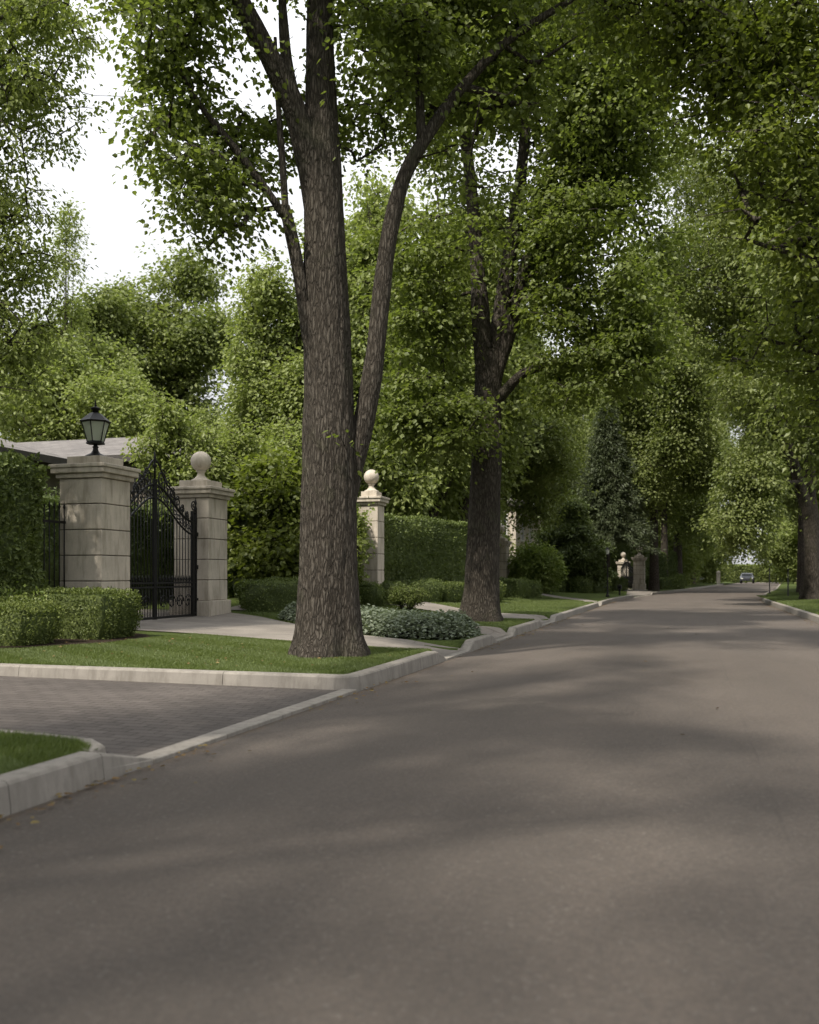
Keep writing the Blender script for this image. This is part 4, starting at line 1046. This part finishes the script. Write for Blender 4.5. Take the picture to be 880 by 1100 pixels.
# ------------------------------------------------------------------ stone gate pillars
def pillar(label, loc, w=.78, H=2.62, top='ball', ball=.205, group='stone gate pillars', name='stone_pillar'):
    root = thing(name, label, 'pillar', loc, group=group); s = w / 2
    b = MB(); b.box(-s - .06, s + .06, -s - .06, s + .06, -.3, .36); b.build('plinth', M['lime_stone'], root, bevel=.015)
    sh = MB(); n = 5; z0_, z1_ = .36, H - .22; dh = (z1_ - z0_) / n
    for i in range(n): sh.box(-s, s, -s, s, z0_ + i * dh + .007, z0_ + (i + 1) * dh - .007)
    sh.build('shaft', M['lime_stone'], root, bevel=.01)
    j = MB(); j.box(-s + .018, s - .018, -s + .018, s - .018, .3, H - .2); j.build('joints', M['joint'], root)
    c = MB()
    for (z0__, z1__, e) in ((H - .22, H - .145, .045), (H - .145, H - .06, .10), (H - .06, H, .125)): c.box(-s - e, s + e, -s - e, s + e, z0__ + .001, z1__)
    c.build('cap', M['lime_stone'], root, bevel=.012)
    u = MB(); e = -.03 if top == 'ball' else -.02
    u.box(-s * .80, s * .80, -s * .80, s * .80, H + .001, H + .14); u.build('cap_block', M['lime_stone'], root, bevel=.008)
    if top == 'ball':
        z = H + .14; f = MB(); k = ball / .205
        prof = [(.20 * k, z), (.20 * k, z + .025), (.13 * k, z + .06), (.075 * k, z + .12 * k), (.07 * k, z + .18 * k), (.10 * k, z + .20 * k), (.10 * k, z + .215 * k)]
        cz = z + .215 * k + ball * .93
        prof += [(ball * math.cos(t), cz + ball * math.sin(t)) for t in np.linspace(-1.15, pi / 2, 18)]
        prof[-1] = (0.0005, prof[-1][1])
        f.lathe(prof, 32); f.build('ball_finial', M['lime_stone'], root)
    return root
GP = .24
pillar('square stone gate pillar carrying the black lantern, nearest the street corner', (-9.22, 13.0, GP), top='block')
pillar('stone gate pillar with a ball finial at the right side of the iron gate', (-9.47, 16.85, GP))
pillar('stone pillar with pale ball finial partly hidden by the large trunk, at the tall hedge', gl(-8.06, 23.35), w=.54, H=2.72, ball=.2)
pillar('far stone pillar with ball finial seen just right of the second maple trunk', gl(-8.75, 44.5), w=.75, H=2.5, ball=.22)
pillar('far stone pillar half hidden behind the second maple trunk', gl(-9.2, 43.5), w=.7, H=2.2, ball=.2)
pillar('far street gate pillar with pointed cap, the right one of the pair', (-3.05, 61.7, .2), w=.7, H=2.05, ball=.2)
pillar('far street gate pillar at the left of its pair, under the spruce', (-4.4, 67.0, .2), w=.75, H=1.85, ball=.18)

# ------------------------------------------------------------------ lantern
def lantern(loc, label):
    r_ = thing('pillar_lantern', label, 'lantern', loc)
    rot = pi / 6 + .25
    b = MB(); b.lathe([(.17, 0), (.17, .02), (.13, .045), (.07, .075), (.045, .11), (.035, .15), (.05, .17), (.03, .185), (.035, .22)], 20); b.build('base', M['iron'], r_)
    f = MB(); rb, rt, zb_, zt = .115, .205, .225, .55
    f.lathe([(rb + .02, zb_ - .015), (rb + .025, zb_), (rb + .01, zb_ + .018), (.01, zb_ + .018)], 6, rot=rot, smooth=False)
    for i in range(6):
        a = rot + i * pi / 3
        f.tube([(cos(a) * rb, sin(a) * rb, zb_), (cos(a) * rt, sin(a) * rt, zt)], .0095, 4)
    for z, r in ((zb_ + .02, rb + .004), (zt - .01, rt - .002)):
        for i in range(6):
            a, a2 = rot + i * pi / 3, rot + (i + 1) * pi / 3
            f.tube([(cos(a) * r, sin(a) * r, z), (cos(a2) * r, sin(a2) * r, z)], .009, 4)
    f.build('frame', M['iron'], r_)
    for i in range(6):
        a, a2 = rot + i * pi / 3, rot + (i + 1) * pi / 3; g = MB()
        q = [np.array((cos(x) * r * .97, sin(x) * r * .97, z)) for x, r, z in ((a, rb, zb_ + .02), (a2, rb, zb_ + .02), (a2, rt, zt - .01), (a, rt, zt - .01))]
        n = unit(np.cross(q[1] - q[0], q[3] - q[0])) * .004
        g.add(q + [p - n for p in q], [(0, 1, 2, 3), (7, 6, 5, 4), (0, 4, 5, 1), (1, 5, 6, 2), (2, 6, 7, 3), (3, 7, 4, 0)]); g.build('glass_pane', M['glass'], r_)
    t = MB(); t.lathe([(rt + .02, zt - .012), (rt + .028, zt + .004), (rt + .005, zt + .02), (.15, zt + .07), (.09, zt + .12), (.05, zt + .135)], 6, rot=rot, smooth=False)
    t.lathe([(.045, zt + .12), (.045, zt + .175), (.068, zt + .185), (.068, zt + .205), (.03, zt + .222), (.012, zt + .23)], 16)
    t.build('roof', M['iron'], r_)
    p = MB(); p.lathe([(.012, zt + .225), (.018, zt + .245), (.008, zt + .26), (.014, zt + .275), (.004, zt + .33), (.0005, zt + .335)], 10); p.build('finial', M['iron'], r_)
    c = MB(); c.lathe([(.022, zb_ + .01), (.022, zb_ + .12), (.0005, zb_ + .121)], 12); c.build('candle_tube', M['white_trim'], r_)
    c = MB(); c.lathe([(.010, zb_ + .121), (.02, zb_ + .15), (.016, zb_ + .18), (.0005, zb_ + .21)], 12); c.build('bulb', M['lampclear'], r_)
    return r_
lantern((-9.22, 13.0, GP + 2.62 + .14), 'black six sided lantern with pale glass on top of the nearest stone pillar').scale = (1.08,) * 3

# ------------------------------------------------------------------ iron gate
def spiral(c, r0, turns, a0, side=1, n=26, plane='yz', x=0):
    t = np.linspace(0, 1, n); a = a0 + side * t * turns * 2 * pi; r = r0 * (1 - .82 * t)
    return np.stack([np.full(n, x), c[0] + r * np.cos(a), c[1] + r * np.sin(a)], -1)
def gate(loc, label, span, z_side=1.88, z_mid=2.5, crest=.42, rz=0, detail=True, name='iron_gate'):
    """gate plane is local y-z, y from 0 to span"""
    root = thing(name, label, 'gate', loc, rz); half = span / 2
    S = lambda u: .5 - .5 * np.cos(pi * np.clip(u, 0, 1) ** 1.15)
    for side in (0, 1):
        Y = lambda u: (u * half if side == 0 else span - u * half)
        leaf = MB(); top = lambda u: z_side + (z_mid - z_side) * S(u)
        u = np.linspace(.05, .985, 24)
        leaf.tube(np.stack([0 * u, Y(u), top(u)], -1), .022, 6); leaf.tube(np.stack([0 * u, Y(u), top(u) - .24], -1), .02, 6)
        for z, r in ((.06, .022), (.62, .016), (.70, .016)): leaf.box(-.018, .018, min(Y(.05), Y(.985)), max(Y(.05), Y(.985)), z - r, z + r)
        leaf.box(-.025, .025, Y(.98) - .02, Y(.98) + .02, .03, z_mid + .1)
        leaf.box(-.022, .022, Y(.05) - .022, Y(.05) + .022, .03, z_side + .02)
        f_ = leaf.build('gate_leaf', M['iron'], root)
        bars = MB()
        for k_, uu in enumerate(np.linspace(.12, .91, 12)):
            y = Y(uu); zt = float(top(uu))
            bars.tube([(0, y, .06), (0, y, zt)], .0095, 5)
            bars.lathe([(.0095, zt), (.02, zt + .02), (.012, zt + .05), (.02, zt + .075), (.0005, zt + .15)], 6, c=(0, y))
            y2 = Y(uu + .036)
            if uu < .9: bars.tube([(0, y2, .06), (0, y2, .62)], .008, 5); bars.lathe([(.008, .62), (.018, .78), (.0005, .86)], 5, c=(0, y2))
        bars.build('bars', M['iron'], f_)
        sc = MB()
        if detail:
            for uu in np.linspace(.12, .93, 11):          # rings and scrolls between the two arched rails
                y = Y(uu); zc = float(top(uu)) - .12; sc.tube(spiral((y, zc), .085, 1.3, pi / 2, 1 if side == 0 else -1), .011, 5, cap=False)
            for uu, sz in ((.22, .07), (.34, .09), (.46, .11), (.58, .12), (.70, .14), (.82, .16)):   # crest climbing to the middle
                y = Y(uu); zc = float(top(uu)) + sz * .9 + crest * .12 * uu
                sc.tube(spiral((y, zc), sz, 1.4, -pi / 2, 1 if side == 0 else -1), .014, 5, cap=False)
                sc.tube(spiral((y, zc + sz * .7), sz * .5, 1.1, 0, -1 if side == 0 else 1), .012, 5, cap=False)
            v = np.linspace(0, 1, 16); ys_ = Y(.5 + .5 * v); zz = top(.5 + .5 * v) + .12 + crest * .75 * v ** 1.5 + .04 * np.sin(v * 9)
            sc.tube(np.stack([0 * v, ys_, zz], -1), .018, 5)
            for uu in (.2, .4, .6, .8): sc.tube(spiral((Y(uu), .34), .14, 1.5, 0, 1), .011, 5, cap=False)
            sc.build('scrollwork', M['iron'], f_)
    fn = MB(); fn.lathe([(.02, z_mid + .05), (.018, z_mid + .3), (.045, z_mid + .33), (.018, z_mid + .38), (.032, z_mid + .44), (.0005, z_mid + crest + .22)], 8, c=(0, half)); fn.build('centre_spear', M['iron'], root)
    for y in (.0, span):
        p = MB(); d = 1 if y == 0 else -1
        for k_ in (0, .13): p.box(-.025, .025, y + d * k_ - .022, y + d * k_ + .022, -.04, z_side + .22)
        for z in np.arange(.15, z_side + .1, .16):
            p.tube(spiral((y + d * .065, z), .05, 1.1, 0, 1, 14), .009, 4, cap=False)
        for z in (.1, .7, 1.3, z_side + .2): p.box(-.03, .03, min(y, y + d * .13), max(y, y + d * .13), z - .015, z + .015)
        p.tube(spiral((y + d * .07, z_side + .34), .1, 1.4, -pi / 2, d), .014, 5, cap=False)
        p.lathe([(.03, z_side + .22), (.035, z_side + .27), (.015, z_side + .33), (.03, z_side + .38), (.0005, z_side + .5)], 8, c=(0, y))
        for z in (.35, 1.0, 1.65): p.box(-.03, .03, y - d * .06, y, z - .04, z + .04)
        p.build('gate_post', M['iron'], root)
    return root
gate((-9.33, 13.46, GP + .02), 'tall black wrought iron double gate with arched scrolled top between stone pillars', 2.93)
gate((-3.45, 62.5, .2), 'small dark iron gate between the far street pillars', 4.6, 1.3, 1.7, .2, rz=radians(15), name='iron_gate')

# iron railing left of the lantern pillar
root = thing('iron_railing', 'short black iron railing between tall hedge and lantern pillar', 'railing', (-9.5, 12.05, .2))
for zr_ in (.25, 1.72):
    r = MB(); r.box(-.015, .015, 0, .55, zr_, zr_ + .04); r.build('rail', M['iron'], root)
r = MB()
for y in np.arange(.05, .55, .12):
    r.tube([(0, y, .0), (0, y, 1.95)], .011, 5); r.lathe([(.011, 1.95), (.022, 1.98), (.0005, 2.08)], 6, c=(0, y))
r.build('bars', M['iron'], root)

# ------------------------------------------------------------------ houses
def hip_roof(root, x0, x1, y0, y1, ze, zr, ridge, mat, over=.5, thick=.16):
    """ridge ((x,y),(x,y)); builds the four slopes with a UV map in metres, a fascia and a soffit"""
    X0, X1, Y0, Y1 = x0 - over, x1 + over, y0 - over, y1 + over
    (ax, ay), (bx, by) = ridge
    c = [(X0, Y0, ze), (X1, Y0, ze), (X1, Y1, ze), (X0, Y1, ze)]
    A_, B_ = (ax, ay, zr), (bx, by, zr)
    if abs(ax - bx) < abs(ay - by):   # ridge along y, A is low y
        fs = [[c[0], c[1], A_], [c[1], c[2], B_, A_], [c[2], c[3], B_], [c[3], c[0], A_, B_]]
    else:
        fs = [[c[0], c[1], B_, A_], [c[1], c[2], B_], [c[2], c[3], A_, B_], [c[3], c[0], A_]]
    for f in fs:
        f = np.array(f, float); e = unit(f[1] - f[0]); n = unit(np.cross(e, f[2] - f[0])); v = np.cross(n, e)
        uv = np.stack([(f - f[0]) @ e, (f - f[0]) @ v], -1)
        me = mesh_np('roof_slope', np.r_[f, f - n * .05], [(np.array([list(range(len(f)))]), 0, False), (np.array([list(range(len(f)))[::-1]]) + len(f), 0, False)], [mat], np.r_[uv, uv])
        link('roof_slope', me, root)
    m = MB(); t = .03
    for (a, b, cc, d) in ((X0, X1, Y0 - t, Y0), (X0, X1, Y1, Y1 + t), (X0 - t, X0, Y0, Y1), (X1, X1 + t, Y0, Y1)): m.box(a, b, cc, d, ze - thick, ze + .02)
    m.box(X0 + .01, X1 - .01, Y0 + .01, Y1 - .01, ze - thick, ze - thick + .03)
    m.build('fascia', M['fascia'], root)
def window(root, p, n, w, h):
    """p: centre of the sill line on the wall; n: 'x' or 'y-'"""
    m = MB(); g = MB(); x, y, z = p
    def bx(mb, a0, a1, z0, z1, d0, d1, mi=0):
        if n == 'x': mb.box(x + d0, x + d1, y + a0, y + a1, z + z0, z + z1, mi)
        else: mb.box(x + a0, x + a1, y - d1, y - d0, z + z0, z + z1, mi)
    bx(m, -w / 2 - .08, -w / 2, 0, h, .0, .06); bx(m, w / 2, w / 2 + .08, 0, h, .0, .06); bx(m, -w / 2 - .08, w / 2 + .08, h, h + .1, .0, .065); bx(m, -w / 2 - .12, w / 2 + .12, -.08, 0, .0, .09)
    bx(m, -.02, .02, 0, h, .012, .04); bx(m, -w / 2, w / 2, h * .5 - .02, h * .5 + .02, .012, .045)
    f = m.build('window', M['white_trim'], root)
    bx(g, -w / 2, w / 2, 0, h, .004, .01); g.build('pane', M['pane'], f)
h1 = thing('gate_house', 'single storey house with a low grey shingle hip roof behind the gate and tall hedge', 'house', (0, 0, 0))
m = MB(); m.box(-21.5, -15.6, 6, 20.8, -.1, 3.95); m.box(-30, -13.9, 21.8, 32, -.1, 4.2); m.build('wall', M['wall'], h1)
hip_roof(h1, -21.5, -15.6, 6, 20.8, 4.02, 5.15, ((-18.5, 9), (-18.5, 18.0)), M['roof'], .55)
hip_roof(h1, -30, -13.9, 21.8, 32, 4.25, 5.7, ((-26, 27), (-16.2, 27)), M['roof'], .55)
for y in (9.5, 13.2, 17.0): window(h1, (-15.6, y, 1.2), 'x', 1.3, 1.6)
window(h1, (-18.6, 21.8, 1.2), 'y', 1.2, 1.6)
h2 = thing('stone_house', 'pale stone house with tall dark windows far behind the round pale bush', 'house', (0, 0, 0))
m = MB(); m.box(-21, -9.6, 53.5, 64, -.1, 5.2); m.box(-12.3, -9.55, 53.2, 53.45, -.1, 5.1); m.build('wall', M['lime_stone'], h2)
hip_roof(h2, -21, -9.6, 53.5, 64, 5.25, 8.0, ((-17, 58.8), (-13.5, 58.8)), M['roof'], .5)
for x in (-11.6, -10.4): window(h2, (x, 53.2, 3.2), 'y', .6, 1.5); window(h2, (x, 53.2, .5), 'y', .6, 1.9)
for y in (55.5, 58.5): window(h2, (-9.6, y, 3.2), 'x', .8, 1.5)

# ------------------------------------------------------------------ small things down the road
def post_lamp(loc, label):
    r_ = thing('post_lamp', label, 'lamp post', loc)
    b = MB(); b.lathe([(.09, 0), (.09, .05), (.05, .12), (.035, .3), (.03, 1.0), (.028, 1.85), (.045, 1.87), (.03, 1.9)], 10); b.build('post', M['iron'], r_)
    b = MB(); b.box(-.18, .18, -.02, .02, .42, .46); b.build('crossbar', M['iron'], r_)
    g = MB(); g.lathe([(.05, 1.9), (.09, 2.1), (.0005, 2.101)], 6, smooth=False); g.build('lamp_glass', M['lampclear'], r_)
    t = MB(); t.lathe([(.11, 2.1), (.05, 2.17), (.015, 2.2), (.0005, 2.25)], 6, smooth=False); t.build('cap', M['iron'], r_)
post_lamp((-3.45, 42.1, .14), 'slim dark post lamp on the left verge in front of the far gate')
mb = thing('mailbox', 'small dark box on a short post at the kerb by the far gate', 'mailbox', (-3.2, 46.0, .14))
b = MB(); b.box(-.04, .04, -.04, .04, -.05, .35); b.build('post', M['iron'], mb)
b = MB(); b.box(-.1, .1, -.16, .16, .3, .42); b.tube([(0, -.16, .42), (0, .16, .42)], .1, 12); b.build('box', M['iron'], mb, bevel=.01)
for (x, y, hgt, lab) in ((4.15, 43.6, 1.15, 'thin dark marker post on the right verge, nearer one beside the pale path'), (4.05, 52.0, 1.25, 'dark marker post on the right verge near the bend')):
    p_ = thing('marker_post', lab, 'post', (x, y, .15), group='marker posts on the right verge')
    b = MB(); b.lathe([(.06, -.02), (.06, .04), (.03, .06), (.026, hgt)], 8); b.build('pole', M['iron'], p_)
    b = MB(); b.lathe([(.026, hgt), (.05, hgt + .02), (.045, hgt + .06), (.0005, hgt + .1)], 8); b.build('top', M['iron'], p_)
# white gate posts far ahead
wp = thing('white_post', 'pale square entrance post far ahead beside the left kerb', 'post', (3.2, 110, .1))
b = MB(); b.box(-.2, .2, -.2, .2, 0, 1.3); b.box(-.26, .26, -.26, .26, 1.3, 1.38); b.lathe([(.26, 1.38), (.0005, 1.55)], 4, rot=pi / 4, smooth=False); b.build('shaft', M['lime_stone'], wp)
# parked car far ahead
def car(loc, rz, label):
    r_ = thing('parked_car', label, 'car', loc, rz)
    b = MB()
    prof = [(-2.1, .35), (-2.15, .75), (-1.5, .92), (-.85, 1.38), (.75, 1.42), (1.6, 1.0), (2.1, .9), (2.15, .4)]
    V = [(s * .85 * (1 if z < 1.1 else .8), x, z) for s in (-1, 1) for x, z in prof]; n = len(prof)
    b.add(V, [(i, i + 1, i + 1 + n, i + n) for i in range(n - 1)] + [(n - 1, 0, n, 2 * n - 1)]); b.G.append((np.array([list(range(n))[::-1], list(range(n, 2 * n))]), 0, False))
    b.build('body', M['carpaint'], r_, bevel=.05)
    w = MB(); w.box(-.62, .62, -1.36, -1.3, .98, 1.3); w.box(-.62, .62, 1.12, 1.16, 1.05, 1.3); w.build('window', M['pane'], r_)
    for x in (-.78, .78):
        for y in (-1.35, 1.35):
            t = MB(); t.tube([(x - .1, y, .32), (x + .1, y, .32)], .32, 18); t.build('wheel', M['tyre'], r_)
    for x in (-.6, .6):
        l = MB(); l.box(x - .14, x + .14, -2.2, -2.1, .62, .74); l.build('headlight', M['lampclear'], r_)
car((7.6, 134, 0), radians(-5), 'small dark parked car at the far end of the road')

# ------------------------------------------------------------------ fallen leaves in the gutters and on the lawn
rng = np.random.default_rng(91)
n = 1500
side = rng.random(n) < .65
Y = rng.uniform(1, 45, n); off = rng.exponential(.10, n) + .015
X = np.where(side, LEFT(Y) + off, RIGHT(Y) - off)
keep = (vnoise(np.c_[X * 0, Y, X * 0], .8, 4) > .42)
X, Y = X[keep], Y[keep]
X2 = rng.uniform(-2.8, 2.7, 50); Y2 = rng.uniform(6, 34, 50)
X3 = rng.uniform(-8, -3.3, 130); Y3 = rng.uniform(8.6, 12, 130)
P = np.r_[np.c_[X, Y, X * 0 + .014], np.c_[X2, Y2, X2 * 0 + .016], np.c_[X3, Y3, GZ(X3, Y3) + .035]]
az = rng.random(len(P)) * 6.28
V, F = leaves(P, np.stack([np.cos(az), np.sin(az), az * 0 + .05], -1), np.array([0, 0, 1.]) + rng.normal(size=P.shape) * .25, rng.uniform(.02, .05, len(P)), OVAL, rng)
dl = leaf_mat('dry_leaves', (.09, .055, .025), (.16, .10, .045), (.20, .17, .06), trans=.1, gloss=.01)
tag(link('fallen_leaves', mesh_np('fallen_leaves', V, [(F, 0, False)], [dl])), 'scattered dry brown leaves along the gutters', 'leaves', kind='stuff')
